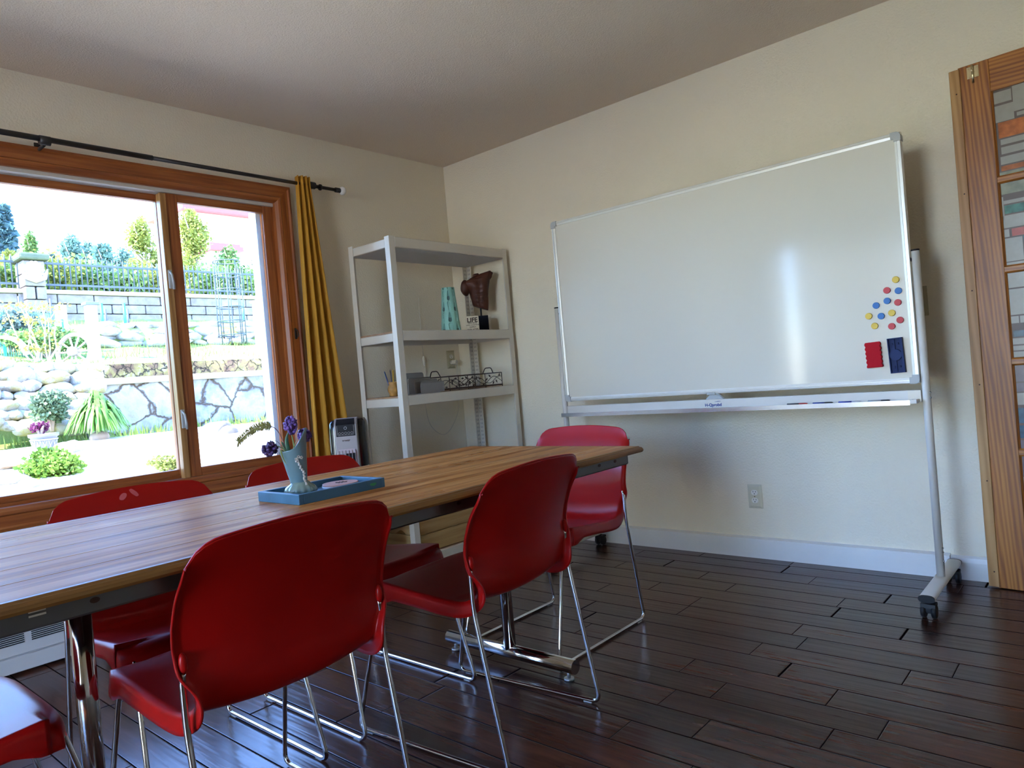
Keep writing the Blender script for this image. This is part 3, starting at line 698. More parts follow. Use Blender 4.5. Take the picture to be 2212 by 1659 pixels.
m.build('leaflets', M['fernleaf'], g)
def blade(name, label, path, w, mat):
    o0 = Vector(path[0]); P = [Vector(p)-o0 for p in catmull(path, 6)]; m = MB(); n = len(P)
    side = Vector((cr.x*.6-cr.y*.5, cr.y*.6+cr.x*.5, 0)).normalized()
    rows = []
    for i, p in enumerate(P):
        ww = w*math.sin(math.pi*min(1, .15+.85*i/(n-1)))+.0002; rows.append([m.bm.verts.new(p-side*ww), m.bm.verts.new(p+Vector((0, 0, -ww*.3))), m.bm.verts.new(p+side*ww)])
    for A, B in zip(rows, rows[1:]):
        for k in range(2): m._fin([m.bm.faces.new((A[k], A[k+1], B[k+1], B[k]))], True)
    o = m.build(name, mat, None, loc=o0, solid=.0006); tag(o, label, 'leaf', 'narrow leaves standing in the blue vase'); return o
LEAF = plain('blue_green_leaf', (.10, .22, .12), .5); LEAF2 = plain('yellow_green_leaf', (.35, .40, .13), .5)
blade('leaf', 'broad blue green leaf upright at the left inside the vase', [fp(-.004, -.055), fp(-.012, .0), fp(-.014, .030), fp(-.006, .052)], .0055, LEAF)
blade('leaf', 'pointed green leaf leaning left over the vase rim', [fp(-.004, -.055), fp(-.016, -.006), fp(-.024, .016), fp(-.030, .026)], .0040, LEAF)
blade('leaf', 'thin yellow green blade hanging over the front of the vase', [fp(-.004, -.03), fp(-.022, .004, -.024), fp(-.018, -.014, -.034), fp(-.009, -.034, -.036)], .0022, LEAF2)
blade('leaf', 'thin yellow green blade crossing the middle of the vase mouth', [fp(-.001, -.045), fp(.002, .0), fp(.012, .024)], .0016, LEAF2)
blade('leaf', 'long thin grass stalk drooping far left from the vase', [fp(-.004, -.045), fp(-.040, .026), fp(-.090, .022), fp(-.140, -.004)], .0007, plain('grey_stalk', (.25, .24, .20), .6))

# ------------------------------------------------------------------ shelf unit
SX0, SX1, SY0, SY1 = .175, .530, -.970, -.040
sh = thing('shelf_unit', 'white metal storage shelf in the corner beside the curtain', 'shelving', (SX0, SY0, 0))
dx, dy = SX1-SX0, SY1-SY0; SH = 1.79
SLOTM = plain('slot_shadow_grey', (.22, .20, .19), .7)
def post(x, y, sx, sy, both=True):   # L-angle upright: flanges pointing inwards
    m = MB(); w = .040; t = .003
    ax0, ax1 = (x, x+sx*w); ay0, ay1 = (y, y+sy*w)
    m.prism([(x, y), (x+sx*w, y), (x+sx*w, y+sy*t), (x+sx*t, y+sy*t), (x+sx*t, y+sy*w), (x, y+sy*w)], 2, 0, SH)
    o = m.build('post', M['white_metal'], sh, bevel=.0008)
    m = MB()
    for k in range(int(SH/.025)-1):
        z = .03+k*.025
        for c, ax in ((.014, 0), (.026, 0), (.014, 1), (.026, 1)):
            if not both and ax == 0: continue
            if ax == 0: xx = x+sx*c; m.prism([(xx-.0024, z), (xx+.0024, z), (xx+.0012, z+.012), (xx-.0012, z+.012)], 1, y-sy*.0003, y+sy*(t+.0004))
            else: yy = y+sy*c; m.prism([(yy-.0024, z), (yy+.0024, z), (yy+.0012, z+.012), (yy-.0012, z+.012)], 0, x+sx*(.0008), x+sx*(t+.0004))
    m.build('keyhole_slots', SLOTM, o)
    return o
post(0, 0, 1, 1, False)
post(0, dy, 1, -1)
# front posts show their plain outer faces
for (x, y, sx, sy) in ((dx, 0, -1, 1), (dx, dy, -1, -1)):
    m = MB(); w = .038; t = .003
    m.prism([(x, y), (x+sx*w, y), (x+sx*w, y+sy*t), (x+sx*t, y+sy*t), (x+sx*t, y+sy*w), (x, y+sy*w)], 2, 0, SH); m.build('post', M['white_metal'], sh, bevel=.0008)
for lv, (zt) in enumerate((1.787, 1.290, .945, .088)):
    g = bpy.data.objects.new('shelf', None); COL.objects.link(g); g.parent = sh
    zb = zt-.056; m = MB(); e = .0035
    m.prism([(dx-.004, zb), (dx+.0015, zb+.003), (dx+.0015, zt-.003), (dx-.004, zt), (dx-.02, zt), (dx-.02, zt-.003), (dx-.006, zt-.003), (dx-.006, zb)], 1, .040, dy-.040)
    m.prism([(.006, zb), (.0035, zb+.003), (.0035, zt-.003), (.006, zt), (.02, zt), (.02, zt-.003), (.008, zt-.003), (.008, zb)], 1, .040, dy-.040)
    m.prism([(.006, zb), (.0015, zb+.003), (.0015, (zt-.009)-.003), (.006, (zt-.009)), (.02, (zt-.009)), (.02, (zt-.009)-.003), (.008, (zt-.009)-.003), (.008, zb)], 0, .042, dx-.040)
    m.prism([(dy-.006, zb), (dy-.0035, zb+.003), (dy-.0035, (zt-.009)-.003), (dy-.006, (zt-.009)), (dy-.02, (zt-.009)), (dy-.02, (zt-.009)-.003), (dy-.008, (zt-.009)-.003), (dy-.008, zb)], 0, .042, dx-.040)
    m.build('beam', M['white_metal'], g)
    zk = zt if lv else zb+.015; m = MB(); m.box((.009, .009, zk-.014), (dx-.022, dy-.009, zk-.001)); m.build('board', M['shelfboard'] if lv else M['shelfunder'], g)
S2, S3, S4 = 1.2895, .9445, .0875
# mint perforated vase
def P2(px, py, x): return gp(px, py, x)
vz = .262
av = thing('ceramic_vase', 'mint green tapered vase cut with teardrop holes on the upper shelf', 'vase', (.40, -.446, S2))
def rv(z): return .060-.022*(z/vz)
# shell grid with relief drops
def drop(th, z):
    """depth 0..1 inside a teardrop opening, and where in it (towards the round end = 1)"""
    rowh = vz/4.1; best = (0, 0, 0)
    for c in range(8):
        d = (th-c*math.pi/4+math.pi) % (2*math.pi)-math.pi
        if abs(d) > .5: continue
        u = d*rv(z)
        for r_ in range(5):
            zc = (r_+.35)*rowh; v = (z-zc)/(rowh*.46)
            if abs(v) < 1:
                up = 1 if (c+r_) % 2 else -1; wd_ = .0120*(.66+.34*v*up)*math.sqrt(max(0, 1-abs(v)**5))*(rv(z)/.05)
                if abs(u) < wd_: k = min(1, (wd_-abs(u))/.0022); best = max(best, (k, v*up, up))
    return best
mb = MB(); NU, NV = 256, 150; V = []
for j in range(NV+1):
    z = vz*j/NV; row = []
    for i in range(NU):
        a = 2*math.pi*i/NU; d, e_, up_ = drop(a, z); r = rv(z)-.006*d; row.append(mb.bm.verts.new((r*math.cos(a), r*math.sin(a), z)))
    V.append(row)
for j in range(NV):
    for i in range(NU):
        k = (i+1) % NU; f = mb.bm.faces.new((V[j][i], V[j][k], V[j+1][k], V[j+1][i])); f.smooth = True
        d, e_, up_ = drop(2*math.pi*(i+.5)/NU, vz*(j+.5)/NV); f.material_index = 0 if d < .05 else ((1 if e_ > .15 and d > .3 else 2) if up_ < 0 else (2 if d < .9 and e_ > -.2 else 0))  # recess faces coloured darker, standing in for the shade of open holes
mb.lathe([(.038, vz), (.034, vz), (.030, vz-.05), (.004, vz-.05)], n=40, caps=True)
mb.build('body', [M['aqua'], M['aqua_hole_shade'], plain('mint_recess_shade', (.15, .34, .285), .5)], av, recalc=False)  # the two darker mints are painted shade, not other glazes
# torso sculpture: carved fragment on a black block
to = thing('torso_sculpture', 'reddish brown carved male torso fragment on a black block stand', 'sculpture', (.375, -.150, S2), R(46))
mb = MB(); mb.box((-.040, -.040, 0), (.040, .040, .100), .002); mb.build('block', plain('black_lacquer_block', (.008, .008, .018), .6, spec=.2), to)
mb = MB(); mb.tube([(0, 0, .095), (0, 0, .165)], .006, 10); mb.build('rod', M['blackmetal'], to)
# cross sections: local X = across the picture (right), Y = depth; tilted slices
mb = MB()
secs = [ # z, xl, xr, depth, slant(z added towards +x)
 (.150, -.046, .046, .026, -.044), (.166, -.050, .049, .033, -.040), (.195, -.053, .053, .037, -.014), (.225, -.058, .055, .038, 0), (.255, -.066, .058, .041, .0), (.285, -.082, .064, .044, .0), (.310, -.100, .070, .045, .004), (.330, -.085, .074, .042, .012), (.345, -.060, .080, .036, .022), (.356, -.035, .082, .026, .030), (.360, -.015, .080, .010, .030)]
NU = 48; V = []
S = []
for i in range(len(secs)-1):
    for k in range(5):
        t = k/5; S.append([secs[i][q]*(1-t)+secs[i+1][q]*t for q in range(5)])
S.append(list(secs[-1]))
for (z, xl, xr, dp, sl) in S:
    row = []
    for i in range(NU):
        a = 2*math.pi*i/NU; c, s_ = math.cos(a), math.sin(a); k = abs(c)**.8*(1 if c > 0 else -1); l = abs(s_)**.8*(1 if s_ > 0 else -1)
        x = (xl+xr)/2+(xr-xl)/2*k; y = dp*l
        if y < 0:   # chest and belly relief on the camera side
            pec = .014*math.exp(-((z-.285)/.028)**2)*(math.exp(-((x+.030)/.026)**2)+math.exp(-((x-.030)/.026)**2))
            abd = .009*math.exp(-((z-.215)/.05)**2)*(math.exp(-((x+.014)/.011)**2)+math.exp(-((x-.018)/.011)**2))*(1+.6*math.sin(z*2*math.pi/.030))
            mid = -.007*math.exp(-((x-.002)/.005)**2)
            y -= pec+abd+mid
        row.append(mb.bm.verts.new((x, y, z+sl*(x/.06)*.5)))
    V.append(row)
for A, B in zip(V, V[1:]):
    for k in range(NU): f = mb.bm.faces.new((A[k], A[(k+1) % NU], B[(k+1) % NU], B[k])); f.smooth = True
mb.bm.faces.new(V[0][::-1]); mb.bm.faces.new(V[-1])
mb.ball((-.086, -.006, .282), .042, 3, (.72, .8, 1.18), .06, 5)     # cut shoulder on the left
mb.tube([(.045, 0, .335), (.070, .0, .352), (.083, .0, .372)], .02, 14, radii=[.030, .022, .015])
mb.tube([(-.01, 0, .350), (-.012, 0, .366)], .02, 14, radii=[.024, .016])
mb.build('torso', M['bronze'], to)
# LIFE sign block
sg = thing('word_block', 'small cream block printed LIFE on the upper shelf beside the mint vase', 'sign', (.462, -.326, S2), R(46))
mb = MB(); mb.box((-.0385, -.012, 0), (.0385, .012, .088), .001); mb.build('block', M['cream'], sg)
fm = lambda z: face_mtx((0, -.0124, z), (1, 0, 0), (0, 0, 1))
text('lettering', 'LIFE', .037, M['ink'], sg, fm(.052), bold=.0012)
for s_, z, sz in (('NEEDS MORE', .043, .0095), ('LOVE, LAUGHTER &', .032, .0085), ('HAPPILY', .019, .0105), ('EVER AFTER', .004, .0125)):
    text('lettering', s_, sz, M['ink'], sg, fm(z), bold=.0002)
# desk organiser, wire basket, pot with pens
pc = thing('pen_pot', 'amber carved pot of pens at the left of the middle shelf', 'pot', (.335, -.868, S3))
mb = MB(); mb.lathe([(.020, 0), (.023, .004), (.021, .012), (.030, .03), (.031, .042), (.026, .056), (.021, .066), (.024, .078), (.0215, .080), (.018, .066), (.022, .04), (.004, .01)], n=28, warp=lambda p, a: Vector((p.x*(1+.05*math.sin(5*a+60*p.z)), p.y*(1+.05*math.sin(5*a+60*p.z)), p.z))); mb.build('body', M['wicker'], pc)
for (lab, col, a, b) in (('blue pen leaning left in the amber pot', (.04, .09, .25), (-.006, -.010, .02), (-.034, -.022, .135)), ('grey pencil upright in the amber pot', (.10, .08, .10), (-.004, .0, .02), (-.006, -.006, .142)), ('yellow pen upright in the amber pot behind the post', (.70, .42, .03), (.0, .004, .02), (.003, .006, .140))):
    o = MB(); A = Vector(a); B = Vector(b); o.tube([A, B], .0035, 8); o.tube([B, B+(B-A).normalized()*.008], .0025, 8, radii=[.0034, .001])
    tag(o.build('pen', plain('pen_body', col, .4), None, loc=(.335, -.868, S3)), lab, 'pen', 'pens in the amber pot')
og = thing('desk_organizer', 'smoky clear plastic letter sorter with stepped dividers on the middle shelf', 'organiser', (.40, -.72, S3))
for i, (x, h, y0, y1) in enumerate(((.095, .060, -.085, .085), (.055, .076, -.095, .075), (.015, .090, -.105, .060), (-.03, .118, -.115, .048))):
    mb = MB(); pts = fillet([(x, y0, .004), (x, y0, h), (x, y1, h), (x, y1, .004)], .012, 4); mb.tube(pts, .0028, 6); mb.prism([(p.y, p.z) for p in pts], 0, x-.001, x+.001); mb.build('divider', M['smoke'], og)
mb = MB(); mb.box((-.035, -.085, 0), (.10, .05, .004)); mb.build('base', M['smoke'], og)
bk = thing('wire_basket', 'rusty wire tray with leaf scrolls and handles on the middle shelf', 'basket', (.36, -.345, S3))
bx, by, bh = .115, .225, .085
mb = MB()
for z in (.012, bh): mb.tube([(-bx, -by, z), (bx, -by, z), (bx, by, z), (-bx, by, z)], .0028, 6, closed=True)
for sx in (-1, 1):
    for yy in (-by, -.075, .075, by): mb.tube([(sx*bx, yy, 0), (sx*bx, yy, bh)], .0025, 6)
mb.build('frame', M['rust'], bk)
mb = MB(); mb.box((-bx, -by, .006), (bx, by, .012)); mb.build('base', plain('brown_basket_board', (.16, .09, .05), .7), bk)
for sy in (-1, 1):
    mb = MB(); mb.tube(fillet([(-.045, sy*by, bh), (-.025, sy*(by+.004), bh+.035), (.025, sy*(by+.004), bh+.035), (.045, sy*by, bh)], .012), .0032, 6); mb.build('handle', M['rust'], bk)
q = random.Random(8)
for sx in (-1, 1):
    mb = MB()
    for ph in (0, 1.6): mb.tube([(sx*bx, -by+.45*t/24, .045+.020*math.sin(t*.62+ph)) for t in range(25)], .0018, 5)
    for i in range(15):
        yy = -by+.02+i*.029; zz = .045+.026*math.sin(i*1.9); a = q.uniform(0, 6.28); w = .013
        P = [Vector((sx*(bx+.001), yy+w*(math.cos(a)*u-math.sin(a)*v), zz+w*(math.sin(a)*u+math.cos(a)*v))) for u, v in ((-1, 0), (0, .45), (1, 0), (0, -.45))]
        A = [mb.bm.verts.new(p) for p in P]; B = [mb.bm.verts.new(p+Vector((sx*.0012, 0, 0))) for p in P]
        mb.bm.faces.new(A); mb.bm.faces.new(B[::-1])
        for k in range(4): mb.bm.faces.new((A[k], A[(k+1) % 4], B[(k+1) % 4], B[k]))
    mb.build('leaf_scroll', M['rust'], bk)
# crate on the lowest shelf
cr_ = thing('wooden_crate', 'pale pine slatted crate on the lowest shelf', 'crate', (.345, -.62, S4))
cx, cy, chh = .15, .29, .205
for nm, sx in (('side_slat', 1), ('side_slat', -1)):
    for z0, z1 in ((.004, .097), (.103, .200)):
        mb = MB(); mb.box((sx*cx-(.008 if sx > 0 else 0), -cy+.01, z0), (sx*cx+(.008 if sx < 0 else 0), cy-.01, z1), .001); mb.build(nm, M['crate'], cr_)
CX = wood('pine_crate_end', [(.34, .18, .06), (.46, .28, .10), (.55, .36, .16)], 0, 40, ring=0, rough=.6)
for sy in (-1, 1):
    mb = MB(); a, b = (sy*cy, sy*(cy-.012)); 
    mb.prism([(-cx+.008, .004), (cx-.008, .004), (cx-.008, .097), (-cx+.008, .097)], 1, min(a, b), max(a, b)); mb.build('end_board', CX, cr_)
    mb = MB(); n_ = 10; poly = [(-cx+.008, .101), (-.042, .101)]+[(-.042+.084*k/n_, .101+.020*math.sin(math.pi*k/n_)) for k in range(1, n_)]+[(.042, .101), (cx-.008, .101), (cx-.008, .20), (-cx+.008, .20)]
    mb.prism(poly, 1, min(a, b), max(a, b)); mb.build('end_board', CX, cr_)
mb = MB(); mb.box((-cx+.01, -cy+.015, .004), (cx-.01, cy-.015, .012)); mb.build('base', M['crate'], cr_)

# ------------------------------------------------------------------ outlets and switch
def outlet(label, loc, rz, plug=False, mat='ivory'):
    g = thing('wall_outlet', label, 'outlet', loc, rz)
    m = MB(); w, h, t = .0355, .0595, .007
    A = [(-w, -h), (w, -h), (w, h), (-w, h)]; i_ = .012
    o_ = [m.bm.verts.new((x, -.0005, z)) for x, z in A]; c_ = [m.bm.verts.new((x, -.0025, z)) for x, z in A]; n_ = [m.bm.verts.new((x*(1-i_/w), -t, z*(1-i_/h))) for x, z in A]
    for P, Q in ((o_, c_), (c_, n_)):
        for k in range(4): m.bm.faces.new((P[k], P[(k+1) % 4], Q[(k+1) % 4], Q[k]))
    m.bm.faces.new(n_); m.bm.faces.new(o_[::-1]); m.build('cover_plate', M[mat], g, bevel=.0012)
    for zz in (.0195, -.0195):
        m = MB(); P = [(.0165*math.cos(a), zz+.0145*math.sin(a)) for a in [k*2*math.pi/28 for k in range(28)]]
        P = [(x, max(zz-.0125, min(zz+.0125, z))) for x, z in P]; m.prism(P, 1, -t-.002, -t+.0015); s_ = m.build('socket', M['socket'], g)
        m = MB()
        for xx, hh in ((-.0062, .004), (.0062, .0035)): m.box((xx-.0011, -t-.0024, zz+.001), (xx+.0011, -t-.0019, zz+.001+2*hh))
        m.prism([(.0026*math.cos(a), zz-.0062+.0026*math.sin(a)) for a in [k*.6 for k in range(10)]], 1, -t-.0024, -t-.0019); m.build('slots', M['hole'], s_)
    m = MB(); m.prism([(.0028*math.cos(a), .0028*math.sin(a)) for a in [k*.6 for k in range(10)]], 1, -t-.0012, -t+.001); m.build('screw', M['brass'], g)
    return g
outlet('ivory double outlet low on the wall under the whiteboard', (1.978, -.0003, .305), 0)
g = outlet('beige outlet behind the shelf unit in the corner', (.0003, -.085, 1.145), math.pi/2, mat='ivorydark')
mb = MB(); mb.box((-.012, -.045, -.014), (.012, -.001, .014), .003, mat=Matrix.Rotation(R(20), 4, 'Y')); o = mb.build('plug_adapter', M['white_metal'], None, loc=(.012, -.085, 1.123)); o.rotation_euler = (0, 0, math.pi/2)
tag(o, 'white charger plugged into the beige outlet behind the shelf', 'plug')
mb = MB(); mb.tube(catmull([(.05, -.08, 1.11), (.03, -.07, 1.0), (.02, -.075, .8), (.015, -.20, .66), (.015, -.33, .74), (.012, -.36, .95)], 8), .0018, 6)
tag(mb.build('charger_cable', M['white_metal']), 'thin white cable hanging from the charger behind the shelf', 'cable')
mb = MB(); mb.tube([(.012, -.335, 1.55), (.012, -.335, 1.16)], .0015, 6); mb.ball((.014, -.335, 1.145), .03, 2, (.35, .38, 1.1)); mb.tube([(.012, -.335, 1.12), (.012, -.335, .95)], .0015, 6)
tag(mb.build('inline_switch', M['white_metal']), 'small white inline cord switch hanging on the wall behind the shelf', 'switch')
sw = thing('light_switch', 'beige wall switch plate beside the right whiteboard pole', 'switch', (2.755, -.0003, 1.165))
mb = MB(); mb.box((-.036, -.006, -.062), (.036, 0, .062), .002); mb.build('plate', M['ivorydark'], sw)
mb = MB(); mb.box((-.005, -.014, -.011), (.005, -.005, .011), .001); mb.build('toggle', M['ivory'], sw)

# ------------------------------------------------------------------ rolling whiteboard
BY = -.300; wbd = thing('rolling_whiteboard', 'large white magnetic board on a rolling stand against the wall', 'whiteboard', (1.95, BY, 0))
X0, X1, Z0, Z1 = 1.100-1.95, 2.800-1.95, .838, 1.806
mb = MB(); mb.box((X0+.006, -.008, Z0+.006), (X1-.006, .008, Z1-.006)); mb.build('writing_surface', M['board'], wbd)
mb = MB()
def frame_ring(prof, y):
    rings = []
    for (d, yy) in prof: rings.append([mb.bm.verts.new((a, yy, b)) for a, b in ((X0+d, Z0+d), (X1-d, Z0+d), (X1-d, Z1-d), (X0+d, Z1-d))])
    for A, B in zip(rings, rings[1:]):
        for k in range(4): mb.bm.faces.new((A[k], A[(k+1) % 4], B[(k+1) % 4], B[k]))
frame_ring([(.022, -.008), (.022, -.012), (.014, -.014), (.013, -.012), (.011, -.012), (.010, -.016), (.002, -.015), (0, -.012), (0, .012), (.002, .015), (.022, .013), (.022, .008)], 0)
mb.build('frame', M['alu'], wbd)
for (x, z) in ((X0, Z0), (X1, Z0), (X1, Z1), (X0, Z1)):
    sx = 1 if x == X0 else -1; sz = 1 if z == Z0 else -1; mb = MB(); w = .034
    P = [(x+sx*w, z-sz*.002), (x+sx*.012, z-sz*.002), (x+sx*.002, z+sz*.003), (x-sx*.002, z+sz*.012), (x-sx*.002, z+sz*w), (x+sx*.024, z+sz*w), (x+sx*.024, z+sz*.024), (x+sx*w, z+sz*.024)]
    mb.prism(P, 1, -.0185, .0175); mb.build('corner_cap', M['greyplastic'], wbd, bevel=.001)
for s in (-1, 1):
    px = (1.082 if s < 0 else 2.817)-1.95; tz = 1.345
    mb = MB(); mb.tube([(px, 0, .088), (px, 0, tz)], .0145, 20); pl = mb.build('pole', M['pole'], wbd)
    mb = MB(); mb.tube([(px, 0, tz), (px, 0, tz+.006)], .0152, 20); mb.build('pole_cap', M['black'], pl)
    if s > 0:
        mb = MB()
        for z in (.150, .185, .20, .78, .80): mb.tube([(px+.013, -.006, z), (px+.0165, -.007, z)], .0035, 8)
        mb.build('screw', M['steel'], pl)
    mb = MB(); mb.tube([(px, 0, tz-.03), (px-s*.022, 0, tz-.03)], .008, 10); mb.build('pivot_knob', M['black'], wbd)
    mb = MB(); P = [(px+.026*math.copysign(abs(math.cos(a))**.7, math.cos(a)), .077+.013*math.copysign(abs(math.sin(a))**.8, math.sin(a))) for a in [k*2*math.pi/24 for k in range(24)]]
    mb.prism(P, 1, -.262, .262, True); ft = mb.build('base_foot', M['pole'], wbd)
    mb = MB(); P2_ = [(px+(a-px)*1.03, .077+(b-.077)*1.03) for a, b in P]; mb.prism(P2_, 1, -.267, -.262); mb.prism(P2_, 1, .262, .267); mb.build('end_cap', M['black'], ft)
    for yy in (-.235, .225):
        mb = MB()
        for xo in (-.017, .017): mb.tube([(px+xo-.008, yy, .0262), (px+xo-.005, yy, .0262), (px+xo+.005, yy, .0262), (px+xo+.008, yy, .0262)], .025, 22, radii=[.022, .0258, .0258, .022])
        cw = mb.build('caster_wheel', M['black'], wbd)
        mb = MB(); mb.box((px-.010, yy-.016, .020), (px+.010, yy+.016, .052), .003); mb.tube([(px, yy, .045), (px, yy, .068)], .008, 10); mb.prism([(yy-.020, .040), (yy+.024, .046), (yy+.020, .056), (yy-.018, .054)], 0, px-.024, px+.024); mb.build('caster_fork', M['black'], cw)
# lower beam, printed, with marker tray and centre clip
mb = MB(); mb.box((1.100-1.95, -.009, .765), (2.800-1.95, .009, .812), .002); mb.build('lower_beam', M['pole'], wbd)
mb = MB(); mb.box((2.755-1.95, -.0096, .768), (2.800-1.95, -.0090, .810)); mb.build('tape_strip', plain('yellowed_tape', (.70, .62, .50), .3), wbd)
mb = MB(); mb.prism([(-.009, .766), (-.044, .764), (-.046, .757), (-.050, .757), (-.050, .776), (-.047, .776), (-.0445, .7675), (-.009, .7695)], 0, 1.088-1.95, 2.768-1.95); mb.build('marker_tray', M['alutray'], wbd)
mb = MB(); mb.box((2.768-1.95, -.052, .762), (2.792-1.95, -.009, .778), .001); mb.build('tray_end', M['pole'], wbd)
mb = MB(); mb.prism([(-.045, .812), (.045, .812), (.020, .846), (-.006, .846)], 1, -.004, .010); mb.tube([(.012, -.012, .843), (.052, -.010, .815)], .0035, 8); mb.box((-.028, -.020, .834), (.012, -.006, .846), .002); mb.build('centre_clip', M['greyplastic'], wbd)
text('lettering', 'H-Qprobd', .019, M['blueink'], wbd, face_mtx((-.005, -.0096, .780), (1, 0, 0), (0, 0, 1)), bold=.0006)
mb = MB(); mb.tube([(.002, -.0098, .8000), (.020, -.0098, .8018), (.034, -.0098, .8028)], .0012, 5, radii=[.0004, .0014, .0004]); mb.build('logo_swoosh', M['blueink'], wbd)
# markers lying in the tray
for i, (x, l, body, capc, lab) in enumerate(((2.335, .085, (.02, .02, .03), (.45, .03, .03), 'black marker with a red cap in the whiteboard tray'), (2.44, .080, (.03, .06, .28), (.02, .02, .02), 'blue marker with a black cap in the whiteboard tray'), (2.545, .085, (.03, .05, .34), (.6, .6, .62), 'blue and grey marker in the whiteboard tray'), (2.655, .080, (.35, .35, .35), (.02, .02, .02), 'grey marker with a black tip at the right of the tray'))):
    g = thing('marker', lab, 'marker', (x, BY-.027, .7745), 0, 'markers in the whiteboard tray')
    m = MB(); m.tube([(-l/2, 0, 0), (l*.1, 0, 0)], .0058, 12); m.build('barrel', plain('marker_barrel', body, .4), g)
    m = MB(); m.tube([(l*.1, 0, 0), (l/2-.006, 0, 0), (l/2, 0, 0)], .0062, 12, radii=[.0062, .006, .004]); m.build('cap', plain('marker_cap', capc, .4), g)
# magnets
MAG = [(2.745, 1.245, 'yellow', 'yellow round magnet at the top of the magnet cluster'), (2.711, 1.208, 'red', 'red round magnet just left of the upper right blue one'), (2.751, 1.201, 'blue', 'blue round magnet below the topmost yellow one, near the frame'),
       (2.709, 1.167, 'blue', 'blue round magnet left of the red one in the third row'), (2.746, 1.156, 'red', 'red round magnet in the third row, by the right frame'), (2.668, 1.154, 'blue', 'leftmost of the blue round magnets'),
       (2.638, 1.115, 'yellow', 'leftmost yellow round magnet of the cluster'), (2.683, 1.110, 'blue', 'lowest blue round magnet, between two yellow ones'), (2.722, 1.118, 'yellow', 'yellow round magnet right of the lowest blue one'),
       (2.749, 1.087, 'red', 'red round magnet low by the right frame of the board'), (2.657, 1.074, 'yellow', 'lowest yellow round magnet, above the red eraser'), (2.718, 1.066, 'red', 'lowest red round magnet, above the navy eraser')]
for x, z, c, lab in MAG:
    m = MB(); m.tube([(0, .0, 0), (0, -.0055, 0), (0, -.0075, 0)], .0125, 24, radii=[.0128, .0128, .0118])
    tag(m.build('magnet', MAGC[c], None, loc=(x, BY-.0082, z)), lab, 'magnet', 'round magnets on the whiteboard')
m = MB(); P = []
for k in range(6):
    z0 = .0525-k*.0175
    for t in range(5): a = t/5; P.append((.0295-.004*(1-math.sin(math.pi*a)), z0-.0175*a))
P2_ = [(-x, z) for x, z in P][::-1]; m.prism(P+P2_, 1, -.018, 0); o = m.build('felt_eraser', M['felt'], None, loc=(2.647, BY-.0082, .958), bevel=.002); o.rotation_euler = (0, R(-2), 0)
tag(o, 'red felt eraser with wavy sides stuck low on the whiteboard', 'eraser')
g = thing('plastic_eraser', 'navy blue plastic eraser holder stuck beside the red felt eraser', 'eraser', (2.728, BY-.0082, .951)); g.rotation_euler = (0, R(-2), 0)
m = MB(); m.box((-.0265, -.006, -.0685), (.0265, 0, .0685))
for a, b in (((-.0265, -.018, -.0685), (-.0225, -.006, .0685)), ((.0190, -.018, -.0685), (.0265, -.006, .0685)), ((-.0225, -.018, .0645), (.0190, -.006, .0685)), ((-.0225, -.018, -.0685), (.0190, -.006, -.0645)), ((-.003, -.013, -.064), (-.001, -.006, .064))): m.box(a, b)
m.tube([(-.0015, -.006, .002), (-.0015, -.0165, .002)], .022, 28)
for x in (-.012, .009):
    for z in (.046, -.044): m.box((x-.003, -.012, z-.004), (x+.003, -.006, z+.004))
m.build('holder', M['navy'], g, bevel=.0007)

# ------------------------------------------------------------------ glazed door leaf with stained-glass film (standing open against the wall)
dr = bpy.data.objects.new('door_1', None); COL.objects.link(dr); struct(dr); dr.location = (2.942, -.070, .008); dr.rotation_euler = (0, 0, R(-6))
DW, DH, DT = .74, 2.036, .034
mb = MB(); mb.box((0, -.020, 0), (.036, .018, DH-.002), .002); mb.build('astragal_strip', M['astragal'], dr)
mb = MB()
for z in (.06, .42, .80, 1.17, 1.55, 1.94): mb.tube([(.022, -.0202, z), (.022, -.0206, z)], .003, 8)
mb.build('screw_hole', M['seamline'], dr)
mb = MB(); mb.box((.030, -.012, -.004), (.132, -.012+DT, DH+.004), .002); mb.box((DW-.105, -.012, 0), (DW, -.012+DT, DH+.004), .002); mb.build('stile', M['doorwood'], dr)
zs = [(.225, .518), (.548, .867), (.897, 1.220), (1.250, 1.562), (1.592, 1.915)]
rz = [(0, .225)]+[(zs[i][1], zs[i+1][0]) for i in range(4)]+[(1.915, DH+.004)]
for i, (a, b) in enumerate(rz):
    mb = MB()
    if i in (0, 5): mb.box((.132, -.012, a), (DW-.105, -.012+DT, b), .002)
    else: mb.prism([(-.012, a+.006), (-.012, b-.006), (-.006, b), (DT-.018, b), (DT-.012, b-.006), (DT-.012, a+.006), (DT-.018, a), (-.006, a)], 0, .132, DW-.105)
    mb.build('rail', M['doorwoodX'], dr)
mb = MB()
for (a, b) in zs:
    for (x, s) in ((.132, 1), (DW-.105, -1)): mb.prism([(x, -.010), (x+s*.006, -.004), (x+s*.006, .002), (x+s*.010, .006), (x, .010)], 2, a, b)
mb.build('glazing_bead', M['doorwood'], dr)
FC = {'g': plain('film_grey', (.34, .31, .26), .25, var=.06, vscale=30), 'd': plain('film_lead', (.10, .065, .05), .4), 'o': plain('film_amber', (.45, .13, .035), .2, var=.5, vscale=25), 'b': plain('film_blue', (.035, .10, .15), .2, var=.5, vscale=25),
      't': plain('film_teal', (.03, .20, .24), .2, var=.4, vscale=25), 'r': plain('film_red', (.42, .06, .04), .2, var=.3, vscale=25), 'n': plain('film_green', (.05, .16, .12), .2, var=.6, vscale=30), 'm': plain('film_mauve', (.17, .13, .14), .25, var=.15, vscale=25), 'v': plain('film_olive', (.25, .25, .17), .25, var=.3, vscale=25)}
keys = list(FC)
